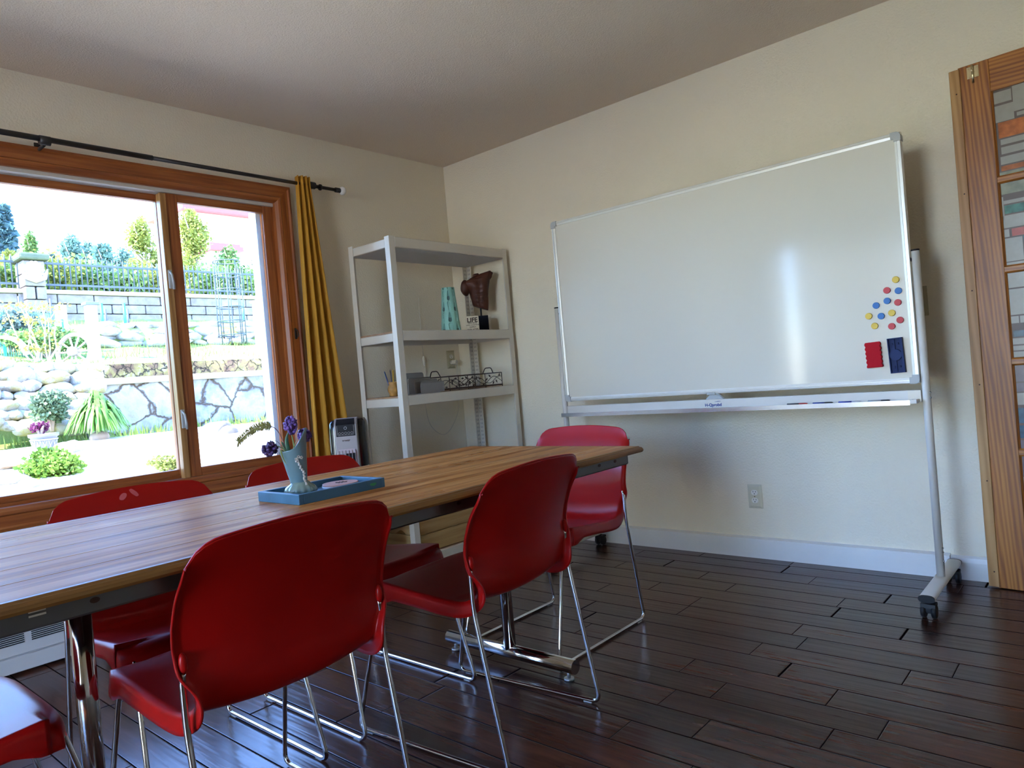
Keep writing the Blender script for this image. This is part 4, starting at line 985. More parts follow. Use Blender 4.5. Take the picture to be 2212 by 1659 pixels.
G1 = [(0, .28, .84, .98, 'g'), (0, .30, .62, .82, 'g'), (.30, .48, .70, 1, 'g'), (.50, 1, .74, .88, 'b'), (.52, 1, .90, 1, 'g'), (.34, 1, .64, .69, 'g'), (.06, .88, .43, .62, 'o'), (.90, 1, .46, .63, 'g'), (.08, .52, .35, .42, 'g'), (.55, 1, .36, .44, 'g'), (.08, .42, .24, .33, 'g'), (.44, .98, .24, .34, 'g'), (.06, .98, .12, .22, 'g'), (.06, 1, .045, .11, 'o'), (.0, .6, 0, .04, 'v'), (.62, 1, 0, .04, 'g')]
G2 = [(0, .55, .86, 1, 'v'), (.57, .74, .88, 1, 'g'), (.76, 1, .92, 1, 'b'), (.57, 1, .80, .86, 'g'), (.04, 1, .74, .79, 'g'), (.06, .98, .62, .73, 'n'), (0, .05, .55, .84, 'g'), (.0, 1, .45, .61, 'g'), (0, .10, .34, .44, 'g'), (.14, .98, .34, .44, 'r'), (.30, .95, .12, .33, 't'), (0, .28, .04, .33, 'g'), (.30, 1, .04, .11, 'g'), (0, 1, 0, .035, 'g')]
G3 = [(0, .30, .82, 1, 'g'), (.32, .62, .90, 1, 'g'), (.64, 1, .84, 1, 'g'), (0, .48, .50, .81, 'g'), (.5, .9, .45, .82, 'g'), (0, .14, .40, .49, 'g'), (.16, .44, .40, .49, 'g'), (.46, 1, .33, .44, 'g'), (.05, 1, .24, .32, 'b'), (0, 1, .15, .23, 'g'), (0, 1, .08, .14, 'g'), (0, .5, 0, .07, 'g'), (.52, 1, 0, .07, 'g')]
G4 = [(0, 1, .80, 1, 'm'), (0, .6, .68, .79, 'm'), (.0, .14, .52, .67, 'g'), (.16, .40, .50, .67, 'g'), (.42, 1, .52, .66, 'g'), (0, 1, .30, .49, 'b'), (0, 1, .12, .28, 'b'), (0, 1, 0, .10, 'm')]
G5 = [(0, 1, .75, 1, 'm'), (0, .5, .4, .73, 'g'), (.52, 1, .4, .73, 'b'), (0, 1, 0, .38, 'g')]
for gi, (a, b) in enumerate(zs):
    G = [G5, G4, G3, G2, G1][gi]; x0, x1 = .132, DW-.105; h = b-a; wref = .22; m = MB()
    m.mi = keys.index('d'); m.box((x0-.004, -.001, a-.004), (x1+.004, .003, b+.004))
    cols = int((x1-x0)/wref)+1
    for k in range(cols):
        for (u0, u1, v0, v1, c) in G:
            if k % 2: u0, u1 = 1-u1, 1-u0
            u0_, u1_ = max(0, u0-.006), min(1, u1+.006); p0 = x0+(k+u0_)*wref+.0010; p1 = min(x1, x0+(k+u1_)*wref-.0010)
            if p0 >= x1: continue
            m.mi = keys.index(c); m.quad([(p0, -.0014, a+v0*h+.0012), (p1, -.0014, a+v0*h+.0012), (p1, -.0014, a+v1*h-.0012), (p0, -.0014, a+v1*h-.0012)])
    o = m.build('film_pane', [FC[k] for k in keys], dr, recalc=False)
mb = MB(); mb.box((.060, -.0150, 1.985), (.100, -.012, 2.030), .001); mb.tube([(.080, -.0170, 1.965), (.080, -.0170, 2.034)], .0045, 10); mb.tube([(.080, -.017, 2.015), (.080, -.030, 2.010)], .003, 8)
for x in (.066, .094):
    for z in (1.991, 2.024): mb.tube([(x, -.0155, z), (x, -.0162, z)], .003, 8)
mb.build('slide_bolt', M['brass'], dr)

# ------------------------------------------------------------------ tower fan
fan = thing('tower_fan', 'black and silver tower air cooler between curtain and shelf', 'fan', (.40, -1.235, 0), R(48))
fz = .862
def rr_poly(w, d, r, n=5):
    P = []
    for (cx_, cy_, a0) in ((w-r, d-r, 0), (-w+r, d-r, 90), (-w+r, -d+r, 180), (w-r, -d+r, 270)):
        for k in range(n+1): a = R(a0+90*k/n); P.append((cx_+r*math.cos(a), cy_+r*math.sin(a)))
    return P
mb = MB(); rings = []
for z, s in ((.02, 1.05), (.05, 1.0), (fz-.06, .93), (fz-.025, .90), (fz-.008, .80)): rings.append([mb.bm.verts.new((x*s, y*s+.02, z)) for x, y in rr_poly(.098, .090, .03)])
for A, B in zip(rings, rings[1:]):
    for k in range(len(A)): mb._fin([mb.bm.faces.new((A[k], A[(k+1) % len(A)], B[(k+1) % len(A)], B[k]))], True)
mb.bm.faces.new(rings[0][::-1]); mb.bm.faces.new(rings[-1]); mb.build('housing', M['blackgloss'], fan)
mb = MB(); mb.box((-.055, -.125, .03), (.055, .03, fz-.028), .006); mb.prism([(-.125, fz-.030), (-.090, fz-.004), (-.03, fz), (.03, fz-.004), (.03, fz-.03)], 0, -.0545, .0545); fr = mb.build('front_column', M['silverplastic'], fan)
mb = MB(); mb.box((-.040, -.1262, .30), (.040, -.1240, .705)); mb.build('outlet_recess', M['hole'], fan)
mb = MB(); mb.box((-.040, -.1268, .690), (.040, -.1250, .712)); mb.build('recess_top', plain('pinkish_silver', (.55, .46, .48), .4), fan)
mb = MB(); mb.box((-.040, -.1266, .30), (-.006, -.1250, .690)); mb.build('louvre_panel', plain('mauve_grey_plastic', (.33, .29, .30), .4), fan)
mb = MB()
for k in range(6): x = -.040+.016*k; mb.box((x-.0013, -.1345, .30), (x+.0013, -.1255, .705), .0005)
mb.build('vertical_slats', M['silverplastic'], fan)
mb = MB(); mb.box((-.046, -.1265, .775), (.046, -.1245, fz-.030), .0004); P_ = [(-.046, -.1235, fz-.031), (.046, -.1235, fz-.031), (.044, -.0935, fz-.0035), (-.044, -.0935, fz-.0035)]; mb.quad([(x, y-.0015, z+.001) for x, y, z in P_]); pn = mb.build('control_panel', plain('satin_black_panel', (.008, .008, .010), .45, spec=.3), fan)
mb = MB()
for k in range(5): 
    cx_ = -.030+.015*k; mb.tube([(cx_+.0052*math.cos(a), -.1272, .790+.0052*math.sin(a)) for a in [j*2*math.pi/14 for j in range(14)]], .0008, 5, closed=True)
mb.tube([(.0065*math.cos(a), -.1272, .815+.0065*math.sin(a)) for a in [j*2*math.pi/14 for j in range(14)]], .0010, 5, closed=True)
mb.tube(fillet([(-.040, -.1272, .828), (-.040, -.1272, .781), (.040, -.1272, .781), (.040, -.1272, .828)], .006), .0007, 5)
mb.build('buttons', plain('button_ring_grey', (.42, .42, .42), .4), pn)
text('lettering', 'newair', .014, M['ink'], fan, face_mtx((0, -.1256, .750), (1, 0, 0), (0, 0, 1)), bold=.0004)

# ------------------------------------------------------------------ garden
grassm = mottled('garden_grass', [(.20, .17, .09), (.20, .25, .06), (.14, .22, .05), (.30, .27, .17)], 2.2)
soil = mottled('pale_gravel_path', [(.46, .43, .37), (.55, .53, .48), (.36, .33, .24)], 3)
stone = mottled('grey_garden_stone', [(.14, .12, .10), (.26, .25, .23), (.36, .34, .31), (.26, .22, .12)], 5, bump=.8)
stonewall = mottled('mortared_stone', [(.13, .11, .10), (.22, .21, .215), (.32, .31, .31), (.26, .21, .12)], 4, bump=.6, voronoi=3.2)
mossy = mottled('mossy_rubble', [(.09, .045, .03), (.18, .10, .06), (.28, .20, .07), (.36, .30, .24)], 7, bump=1, voronoi=8)
block = mottled('concrete_block', [(.12, .10, .09), (.17, .145, .135), (.23, .20, .19)], 6, bump=.6)
concrete = mottled('pale_concrete', [(.40, .38, .35), (.50, .48, .45)], 4, bump=.2)
bark = plain('pale_bark', (.30, .22, .17), .9, var=.3)
XW1 = -4.0; XW2 = -4.9; XT = -6.6; XB = -8.6
def zat(px, py, x): return gp(px, py, x).z
z_w1b = zat(300, 930, XW1); z_w1t = zat(300, 826, XW1); z_w2b = z_w1t; z_w2t = zat(300, 786, XW2); z_tb = zat(300, 748, XT); z_tt = zat(300, 700, XT); z_bb = zat(300, 702, XB+.1); z_bt = zat(300, 640, XB)
def hgt(x, y):
    K = [(-.16, .30), (-1.0, .42), (-2.6, z_w1b-.10), (XW1, z_w1b), (XW1-.02, z_w1t-.03), (XW2, z_w1t), (XW2-.02, z_w2t-.02), (XT, z_tb), (XT-.02, z_tt-.03), (XB+.1, z_bb), (XB-.1, z_bt-.3), (-30, z_bt+.3)]
    for (a, za), (b, zb) in zip(K, K[1:]):
        if b <= x <= a: t = (a-x)/(a-b); return za+(zb-za)*t
    return K[0][1]
mb = MB(); q = random.Random(11)
xs = [-.16, -.6, -1, -1.5, -2, -2.6, -3.2, XW1, XW1-.02, -4.4, XW2, XW2-.02, -5.3, -5.8, -6.2, XT, XT-.02, -7.2, -7.9, XB+.1, XB-.1, -12, -20, -30]
ys = [-9+i*.5 for i in range(60)]
V = [[mb.bm.verts.new((x, y, hgt(x, y)+q.uniform(-.03, .03))) for y in ys] for x in xs]
for i in range(len(xs)-1):
    for j in range(len(ys)-1): f = mb.bm.faces.new((V[i][j], V[i][j+1], V[i+1][j+1], V[i+1][j])); f.smooth = True
struct(mb.build('garden_ground', grassm))
# pale gravel path
mb = MB()
def pathf(u, v):
    y = -3.2+7*v; x = -1.75+.12*math.sin(y*1.3)+(u-.5)*2.7; return Vector((x, y, hgt(x, y)+.045))
mb.grid(pathf, 10, 30); struct(mb.build('garden_path', soil))
def stone_wall(name, label, x, z0, z1, pa, pb, mat, th=.3, cap=None, seed=0, rough=.03):
    y0 = gp(pa, 850, x).y; y1 = gp(pb, 850, x).y; mb = MB(); q = random.Random(seed)
    n = max(2, int((y1-y0)/.12)); m = max(2, int((z1-z0)/.10))
    mb.grid(lambda u, v: Vector((x+q.uniform(-rough, rough)-(.0), y0+(y1-y0)*u, z0-.1+(z1-z0+.1)*v)), n, m)
    top = [v.co.copy() for v in mb.bm.verts if abs(v.co.z-z1) < 1e-4]
    mb.box((x-th, y0, z0-.1), (x-.01, y1, z1-.01)); 
    g = thing(name, label, 'wall', (0, 0, 0)); mb.build('stonework', mat, g)
    if cap: c = MB(); c.box((x-th-.03, y0-.02, z1-.01), (x+.05, y1+.02, z1+cap), .01); c.build('coping', concrete, g)
    return g
stone_wall('stone_wall', 'mortared grey stone retaining wall with a pale cap beyond the path', XW1+.09, z_w1b, z_w1t, 185, 1500, stonewall, cap=.05, seed=1)
stone_wall('stone_wall', 'low reddish mossy rubble wall just above the capped stone wall', XW2+.09, z_w1t, z_w2t, 175, 1500, mossy, seed=2)
def block_wall():
    y0 = gp(-500, 640, XB).y; y1 = gp(1500, 640, XB).y; g = thing('block_wall', 'grey concrete block wall below the iron fence', 'wall', (0, 0, 0)); mb = MB(); q = random.Random(5)
    rows = 5; h = (z_bt-z_bb+.25)/rows
    for r_ in range(rows):
        y = y0-(r_ % 2)*.25
        while y < y1: mb.box((XB-.25+q.uniform(-.008, .008), y+.006, z_bb-.25+r_*h+.005), (XB+q.uniform(-.01, .01), min(y1, y+.5)-.006, z_bb-.25+(r_+1)*h-.005), .012); y += .5
    mb.build('blocks', block, g)
    c = MB(); c.box((XB-.30, y0, z_bt), (XB+.04, y1, z_bt+.06), .01); c.build('coping', concrete, g)
block_wall()
def boulders(name, label, spots, mat, cat='stones', seed=0, kind=None, flat=.6):
    mb = MB(); q = random.Random(seed)
    for i, (x, y, z, r) in enumerate(spots):
        rot = Matrix.Rotation(q.uniform(-.3, .3), 3, 'X') @ Matrix.Rotation(q.uniform(0, 3), 3, 'Z')
        mb.ball((x, y, z), r, 2, (q.uniform(.7, 1), q.uniform(.9, 1.5), flat*q.uniform(.7, 1.1)), .12, seed*100+i, rot)
    o = mb.build(name, mat); tag(o, label, cat); return o
# dry stone terrace under the block wall and dry stone bank at the left
q = random.Random(21); y0 = gp(215, 730, XT).y; y1 = gp(620, 730, XT).y; sp = []
for r_ in range(4):
    y = y0+q.uniform(0, .2)
    while y < y1+.3: r = q.uniform(.12, .22); sp.append((XT+q.uniform(-.05, .12)-.07*r_, y, z_tb+.03+r_*(z_tt-z_tb)/3.6, r)); y += r*1.75
boulders('dry_stone_terrace', 'dry laid flat stones stepping up below the block wall', sp, stone, 'wall', 1, flat=.42)
sp = []
for i in range(7):
    py = 795+i*21
    for k in range(9):
        px = -60+k*32+q.uniform(-10, 10)+(i % 2)*14
        if px > 205-(i*3): continue
        p = gp(px, py+.02*(px), -3.55-(6-i)*.10); sp.append((p.x, p.y, p.z, q.uniform(.085, .15)))
boulders('dry_stone_bank', 'rough dry stone bank with moss at the left of the garden', sp, mottled('lichen_stone', [(.13, .11, .08), (.30, .28, .25), (.27, .22, .08), (.38, .35, .30)], 5, bump=.8), 'wall', 2, flat=.6)
# loose rocks near the window
def rock(px, py, x, r, label, mat, flat=.6, seed=0, group='loose rocks in the rock bed'):
    p = gp(px, py, x); m = MB(); m.ball((0, 0, 0), r, 3, (.9, 1.25, flat), .20, seed); o = m.build('rock', mat, None, loc=p); tag(o, label, 'rock', group); return o
dk = mottled('dark_rock', [(.07, .06, .055), (.13, .12, .11), (.18, .165, .15)], 6); pk = mottled('pinkish_rock', [(.22, .10, .075), (.32, .19, .15), (.38, .28, .23)], 6); wh = mottled('white_rock', [(.16, .15, .13), (.34, .32, .29)], 9)
rock(466, 940, -2.7, .14, 'dark angular rock at the left of the rock bed outside the right sash', dk, .75, 31)
rock(490, 943, -2.6, .11, 'smaller dark rock right of the angular one outside', dk, .7, 32)
rock(442, 935, -2.75, .10, 'bluish rock beside the dark angular rock', plain('blue_grey_rock', (.22, .27, .36), .8, var=.3), .6, 33)
rock(445, 966, -2.2, .10, 'pale boulder in front of the dark angular rock', wh, .55, 34)
rock(530, 970, -2.1, .09, 'flat pinkish rock in the bed outside the right sash', pk, .5, 35)
rock(562, 955, -2.4, .10, 'pinkish boulder behind the vase flowers', pk, .8, 36)
rock(590, 935, -2.7, .14, 'mossy boulder at the right edge of the bed', stone, .8, 37)
rock(580, 988, -1.8, .08, 'white boulder near the lower right of the right sash', wh, .6, 38)
rock(500, 992, -1.7, .09, 'low white rock at the bottom of the right sash', wh, .4, 39)
rock(460, 1000, -1.6, .07, 'speckled rock at the bottom left of the right sash', stone, .5, 40)
rock(380, 965, -2.3, .07, 'pale rock by the window mullion', wh, .6, 41)
rock(20, 1035, -1.9, .09, 'grey rock at the lower left of the window', stone, .6, 42)
rock(62, 1052, -1.7, .05, 'white upright stone at the lower left by the bush', wh, 1.3, 43)
rock(135, 1040, -1.9, .06, 'grey stone under the leafy bush', stone, .6, 44)
rock(12, 1000, -2.3, .09, 'rust coloured rock at the left edge behind the bush', mottled('rust_rock', [(.45, .24, .12), (.6, .5, .4)], 6), .5, 45)
rock(145, 975, -2.6, .09, 'rounded grey stone beside the planter', stone, .8, 46)
# vegetation
def leaves(m, c, rad, n, size, q, shell=.55, flat=False, up=.2, droop=0):
    for i in range(int(n*1.7)):
        v = Vector((q.gauss(0, 1), q.gauss(0, 1), q.gauss(0, 1))).normalized(); k = shell+(1-shell)*q.random()
        p = Vector((c[0]+v.x*rad[0]*k, c[1]+v.y*rad[1]*k, c[2]+v.z*rad[2]*k)); a = Vector((q.uniform(-1, 1), q.uniform(-1, 1), q.uniform(-.6, .8)+up)).normalized(); b = a.orthogonal().normalized(); b = Matrix.Rotation(q.uniform(0, 6.28), 3, a) @ b
        s = size*q.uniform(.45, .95); w = b*s*.38; f = m.bm.faces.new([m.bm.verts.new(p), m.bm.verts.new(p+a*s*.5+w), m.bm.verts.new(p+a*s), m.bm.verts.new(p+a*s*.5-w)]); f.material_index = m.mi
def bush(name, label, px, py, x, rad, n, size, col, cat='bush', seed=0, group=None):
    p = gp(px, py, x); g = thing(name, label, cat, (p.x, p.y, p.z-rad[2]), 0, group); q = random.Random(seed); m = MB()
    lumps = [(q.uniform(-.45, .45)*rad[0], q.uniform(-.45, .45)*rad[1], rad[2]*(1+q.uniform(-.35, .35))) for _ in range(7)]
    for c in lumps: leaves(m, c, [r*.62 for r in rad], n//7, size, q)
    m.build('foliage', leafmat(name+'_leaf', col), g, recalc=False)
    m = MB()
    for c in lumps: m.tube([(c[0]*.1, c[1]*.1, -.05), (c[0]*.5, c[1]*.5, c[2]*.5), c], .01, 5, radii=[.02*rad[2]/.3, .012, .005])
    m.build('stems', bark, g); return g
def tree(name, label, px0, py_top, py_base, x, wpx, n, size, col, seed, group='trees beyond the iron fence', conifer=False, trunk=True):
    n = int(n*(1.0 if conifer else 1.5)); size *= (.8 if conifer else .62)
    top = gp(px0, py_top, x); base = gp(px0, py_base, x); base.z = hgt(x, base.y)-.05; h = top.z-base.z; wd_ = abs(gp(px0+wpx/2, py_top, x).y-gp(px0-wpx/2, py_top, x).y)/2
    g = thing(name, label, 'tree', (base.x, base.y, base.z), 0, group); q = random.Random(seed); m = MB()
    if conifer:
        for k in range(16):
            z = h*(.12+.86*k/15); r = wd_*(1-k/16)**.8+.03
            for b_ in range(7):
                a = b_*.9+k*.5; leaves(m, (math.cos(a)*r*.5, math.sin(a)*r*.5, z), (r*.5+.05, r*.5+.05, h*.035), n//112+1, size, q, .2, up=-.2)
    else:
        for k in range(14):
            t = q.random(); a = q.uniform(0, 6.28); rr = wd_*q.uniform(.1, .62); z = h*(.18+.70*q.random())
            s = math.sin(math.pi*min(1, .25+.75*z/h)); leaves(m, (math.cos(a)*rr*s, math.sin(a)*rr*s, z), (wd_*.42, wd_*.42, h*.14), n//16, size, q, .3)
        leaves(m, (0, 0, h*.86), (wd_*.3, wd_*.3, h*.14), n//8, size, q, .3)
    m.build('foliage', leafmat(name+'_leaf', col), g, recalc=False)
    m = MB(); m.tube([(0, 0, -.3), (.02*h, .01*h, h*.4), (0, .03*h, h*.9)], .03, 7, radii=[.02*h+.02, .013*h+.01, .004*h])
    if not conifer:
        for k in range(6): a = k*1.1; z = h*(.2+.1*k); m.tube([(0, .01*h, z), (math.cos(a)*wd_*.35, math.sin(a)*wd_*.35, z+h*.12), (math.cos(a)*wd_*.6, math.sin(a)*wd_*.6, z+h*.2)], .01, 5, radii=[.010*h, .006*h, .003*h])
    m.build('trunk', bark, g); return g
YG = (.22, .25, .05); MG = (.13, .22, .06); BG = (.12, .21, .17); DG = (.055, .11, .12)
tree('conifer_tree', 'tall bluish conifer at the far left beyond the fence', 18, 452, 640, -17, 110, 4200, .28, DG, 1, conifer=True)
tree('leafy_tree', 'slim bright green tree just right of the brick pillar', 78, 498, 640, -11, 55, 1500, .13, MG, 2)
tree('leafy_tree', 'yellow green tree at the far left in front of the conifer', 25, 540, 640, -10.5, 90, 1800, .12, YG, 3)
tree('leafy_tree', 'hazy blue green round tree behind the left fence', 165, 508, 640, -14, 110, 2400, .17, BG, 4)
tree('leafy_tree', 'pale green tree in the middle of the left pane', 235, 525, 640, -13, 100, 1900, .16, BG, 5)
tree('leafy_tree', 'yellow green tall tree left of the window mullion', 318, 470, 645, -11, 120, 3000, .13, YG, 6)
tree('leafy_tree', 'large yellow green tree seen through the right sash', 428, 452, 645, -10.2, 120, 4200, .12, YG, 7)
tree('leafy_tree', 'lower green tree behind the wire cage', 505, 530, 645, -10, 110, 2200, .12, MG, 8)
tree('leafy_tree', 'dark bluish low tree right of the pillar, behind the slim bright one', 118, 545, 640, -12, 80, 1500, .14, DG, 10)
tree('leafy_tree', 'pale blue green tree between the round tree and the middle one', 200, 520, 640, -15, 90, 1600, .17, BG, 11)
tree('leafy_tree', 'hazy green tree left of the tall yellow green one', 275, 535, 640, -13.5, 90, 1700, .16, BG, 12)
tree('leafy_tree', 'yellow green tree partly hidden by the window mullion', 375, 490, 640, -11.5, 100, 2200, .13, YG, 13)
tree('leafy_tree', 'small tree by the white house corner', 560, 545, 645, -10, 60, 900, .11, (.22, .20, .14), 9)
for i, (px, w, c) in enumerate(((-30, 90, YG), (60, 80, MG), (120, 90, YG), (205, 100, MG), (275, 90, MG), (345, 90, YG), (470, 90, MG), (545, 80, MG))):
    p = gp(px, 607, -9.6); g = thing('hedge_shrub', 'leafy shrub filling the gaps behind the iron fence', 'shrub', (p.x, p.y, z_bt-.4), 0, 'hedge shrubs behind the iron fence'); m = MB(); q = random.Random(60+i)
    for k in range(6): leaves(m, (q.uniform(-.2, .2), q.uniform(-.3, .3), .55+q.uniform(-.1, .35)), (.30, .30, .38), 170, .11, q, .3)
    m.build('foliage', leafmat('hedge_leaf', c), g, recalc=False)
    m = MB()
    for k in range(4): m.tube([(0, (k-1.5)*.05, -.1), (q.uniform(-.1, .1), (k-1.5)*.2, .5)], .015, 5)
    m.build('stems', bark, g)
# iron fence
yf0 = gp(-120, 600, XB-.12).y; yf1 = gp(620, 600, XB-.12).y; XF = XB-.12
fn = thing('iron_fence', 'black iron picket fence standing on the block wall', 'fence', (XF, yf0, z_bt+.06)); L_ = yf1-yf0; fh = zat(300, 566, XF)-z_bt-.06
zr1, zr2 = zat(300, 580, XF)-z_bt-.06, zat(300, 622, XF)-z_bt-.06
mf = plain('dark_iron', (.04, .055, .06), .6)
for z in (zr1, zr2):
    m = MB(); m.box((-.012, 0, z-.015), (.012, L_, z+.015)); m.build('rail', mf, fn)
sp_ = abs(gp(112.5, 600, XF).y-gp(100, 600, XF).y); npk = int(L_/sp_)
pk0 = None
for k in range(npk):
    if pk0 is None:
        m = MB(); m.tube([(0, 0, -.02), (0, 0, fh-.04), (0, 0, fh)], .010, 6, radii=[.011, .011, .002]); pk0 = m.build('picket', mf, fn); pk0.location = (0, .1, 0)
    else: o = pk0.copy(); COL.objects.link(o); o.parent = fn; o.location = (0, .1+k*sp_, 0)
# pillar with a relief face
pc_ = gp(75, 640, XB+.05); pw = abs(gp(98, 620, XB).y-gp(52, 620, XB).y)/2; ztp = zat(75, 566, XB); zbp = z_bb-.2
pl_ = thing('brick_pillar', 'square block pillar with a face relief and dark cap in the fence line', 'pillar', (XB-.06, pc_.y, zbp))
m = MB(); hh_ = (ztp-zbp)/6
for r_ in range(6):
    z0 = r_*hh_
    if r_ % 2 == 0: m.box((-.20, -pw, z0+.006), (.20, pw, z0+hh_-.006), .012)
    else: m.box((-.20, -pw, z0+.006), (.20, -.01, z0+hh_-.006), .012); m.box((-.20, .01, z0+.006), (.20, pw, z0+hh_-.006), .012)
m.build('blocks', block, pl_)
m = MB(); m.box((-.27, -pw-.06, ztp-zbp), (.27, pw+.06, ztp-zbp+.10), .03); m.build('cap', mottled('mossy_cap', [(.06, .075, .05), (.10, .115, .07)], 6), pl_)
zf = zat(75, 587, XB)-zbp; fwm = mottled('pale_relief', [(.42, .39, .36), (.52, .50, .47)], 8)
m = MB(); m.ball((.20, 0, zf), .10, 3, (.35, .85, 1)); m.ball((.235, 0, zf-.01), .022, 2, (1, .7, 1.2))
for s in (-1, 1): m.ball((.228, s*.035, zf+.025), .016, 2, (.6, 1.2, .6))
m.tube([(.225, -.03, zf-.045), (.238, 0, zf-.052), (.225, .03, zf-.045)], .008, 6)
for k in range(14): a = k*math.pi*2/14; m.ball((.20, .105*math.cos(a), zf+.115*math.sin(a)), .032, 2, (.6, 1, .8))
m.tube([(.20, -.17, zf+.02), (.22, -.12, zf-.11), (.225, 0, zf-.155), (.22, .12, zf-.11), (.20, .17, zf+.02)], .03, 8, radii=[.01, .035, .04, .035, .01])
m.build('relief_face', fwm, pl_)
# light blue metal post
def pole(name, label, px, pyt, pyb, x, r, mat, cat='post', cap=None, square=False, group=None):
    t = gp(px, pyt, x); z_b = gp(px, pyb, x).z-.08; g = thing(name, label, cat, (t.x, t.y, z_b), 0, group); h = t.z-z_b; m = MB()
    if square: m.box((-r, -r, 0), (r, r, h), .004)
    else: m.tube([(0, 0, 0), (0, 0, h)], r, 12)
    m.build('shaft', mat, g)
    if cap:
        m = MB(); m.box((-r-.02, -r-.02, h), (r+.02, r+.02, h+.035), .006); m.build('cap', cap, g)
    return g
pole('metal_post', 'light blue metal post rising through the iron fence', 345, 570, 635, XB+.1, .028, plain('light_blue_metal', (.36, .50, .66), .4))
WP = plain('white_painted_post', (.80, .78, .76), .5)
pole('garden_post', 'white garden post with a dark cap beside the wagon wheel', 195, 660, 775, -5.4, .052, WP, cap=plain('dark_post_cap', (.10, .11, .12), .5), square=True)
pole('garden_post', 'short white post behind the thorny shrub at the left', 130, 660, 720, -6.2, .05, WP, square=True)
pole('garden_post', 'yellowish timber post at the right edge of the right sash', 558, 655, 762, -5.3, .060, plain('yellow_timber', (.70, .52, .26), .7, var=.1), cap=plain('grey_post_cap', (.3, .3, .3), .5), square=True)
GS = plain('turquoise_plastic_stake', (.02, .42, .36), .5)
for px, a, b, lab in ((3, 670, 775, 'turquoise stake at the left edge of the chicken wire'), (133, 690, 745, 'turquoise stake right of the thorny shrub'), (218, 655, 700, 'left turquoise stake in front of the block wall'), (267, 655, 695, 'right turquoise stake in front of the block wall'), (524, 655, 690, 'turquoise stake inside the wire cage')):
    pole('garden_stake', lab, px, a, b, -5.9 if px < 200 else -6.9, .018, GS, 'stake', group='turquoise garden stakes')
DS = plain('dark_metal_stake', (.05, .05, .06), .6)
for px, a, b, lab in ((40, 640, 672, 'dark stake at the foot of the pillar, left side'), (108, 645, 700, 'dark stake right of the pillar'), (227, 668, 702, 'short dark stake by the left turquoise stake'), (275, 668, 700, 'short dark stake by the right turquoise stake')):
    pole('metal_stake', lab, px, a, b, -7.2, .014, DS, 'stake', group='dark metal stakes')
# tomato cage
cc = gp(495, 640, -6.4); ct = gp(495, 566, -6.4).z; cb_ = gp(495, 730, -6.4).z; cw = abs(gp(522, 600, -6.4).y-gp(470, 600, -6.4).y)/2
cg = thing('plant_cage', 'round dark wire plant cage standing outside the right sash', 'plant cage', (cc.x, cc.y, cb_)); hh_ = ct-cb_
m = MB()
for z in (hh_, hh_*.82, hh_*.63, hh_*.40, hh_*.22, .04): m.tube([(cw*math.cos(a), cw*math.sin(a), z) for a in [k*2*math.pi/20 for k in range(20)]], .0085, 5, closed=True)
m.build('ring', mf, cg)
m = MB()
for k in range(8): a = k*math.pi/4+.2; m.tube([(cw*math.cos(a), cw*math.sin(a), -.1), (cw*math.cos(a), cw*math.sin(a), hh_)], .0075, 5)
m.build('upright', mf, cg)
# wagon wheel
wc = gp(160, 760, -5.0); wr = abs(gp(160, 722, -5.0).z-gp(160, 798, -5.0).z)/2
wl = thing('wagon_wheel', 'weathered wooden wagon wheel leaning beside the white post', 'wheel', tuple(wc), R(55)); wl.rotation_euler = (R(-8), 0, R(35)); wwd = plain('weathered_wheel_wood', (.36, .28, .24), .8, var=.2)
m = MB(); m.tube([(wr*math.cos(a), 0, wr*math.sin(a)) for a in [k*2*math.pi/36 for k in range(36)]], .022, 8, closed=True); m.build('rim', wwd, wl)
m = MB(); m.tube([(0, -.05, 0), (0, .05, 0)], .05, 14); m.build('hub', wwd, wl)
for k in range(10): a = k*math.pi/5; m = MB(); m.tube([(0, 0, 0), (wr*math.cos(a), 0, wr*math.sin(a))], .011, 6); m.build('spoke', wwd, wl)
# planter with purple plant
pp = gp(98, 982, -3.0); ptz = gp(98, 936, -3.0).z; prd = abs(gp(132, 945, -3.0).y-gp(66, 945, -3.0).y)/2
pt_ = thing('planter', 'grey plastic urn planter with crossed band pattern in the garden', 'planter', (pp.x, pp.y, pp.z)); h = ptz-pp.z; GP = plain('grey_planter_plastic', (.13, .135, .15), .5, var=.06)
m = MB(); m.lathe([(prd*.62, 0), (prd*.66, h*.1), (prd*.88, h*.82), (prd*.92, h*.84), (prd, h*.86), (prd*1.02, h), (prd*.9, h), (prd*.85, h*.8), (.02, h*.78)], n=36); m.build('pot', GP, pt_)
m = MB()
for k in range(14):
    a0 = k*2*math.pi/7*.5
    for s in (-1, 1): m.tube([((prd*(.68+.17*t))*math.cos(a0+s*t*.4), (prd*(.68+.17*t))*math.sin(a0+s*t*.4), h*(.12+.55*t)) for t in (0, .25, .5, .75, 1)], .0035, 5)
m.tube([((prd*.875)*math.cos(a), (prd*.875)*math.sin(a), h*.72) for a in [k*2*math.pi/36 for k in range(36)]], .007, 5, closed=True)
m.build('band_pattern', plain('pale_grey_relief', (.26, .265, .28), .5), pt_)
bush('purple_plant', 'small magenta leaved plant growing in the grey planter', 86, 924, -3.0, (.05, .07, .045), 160, .03, (.11, .012, .06), 'plant', 71)
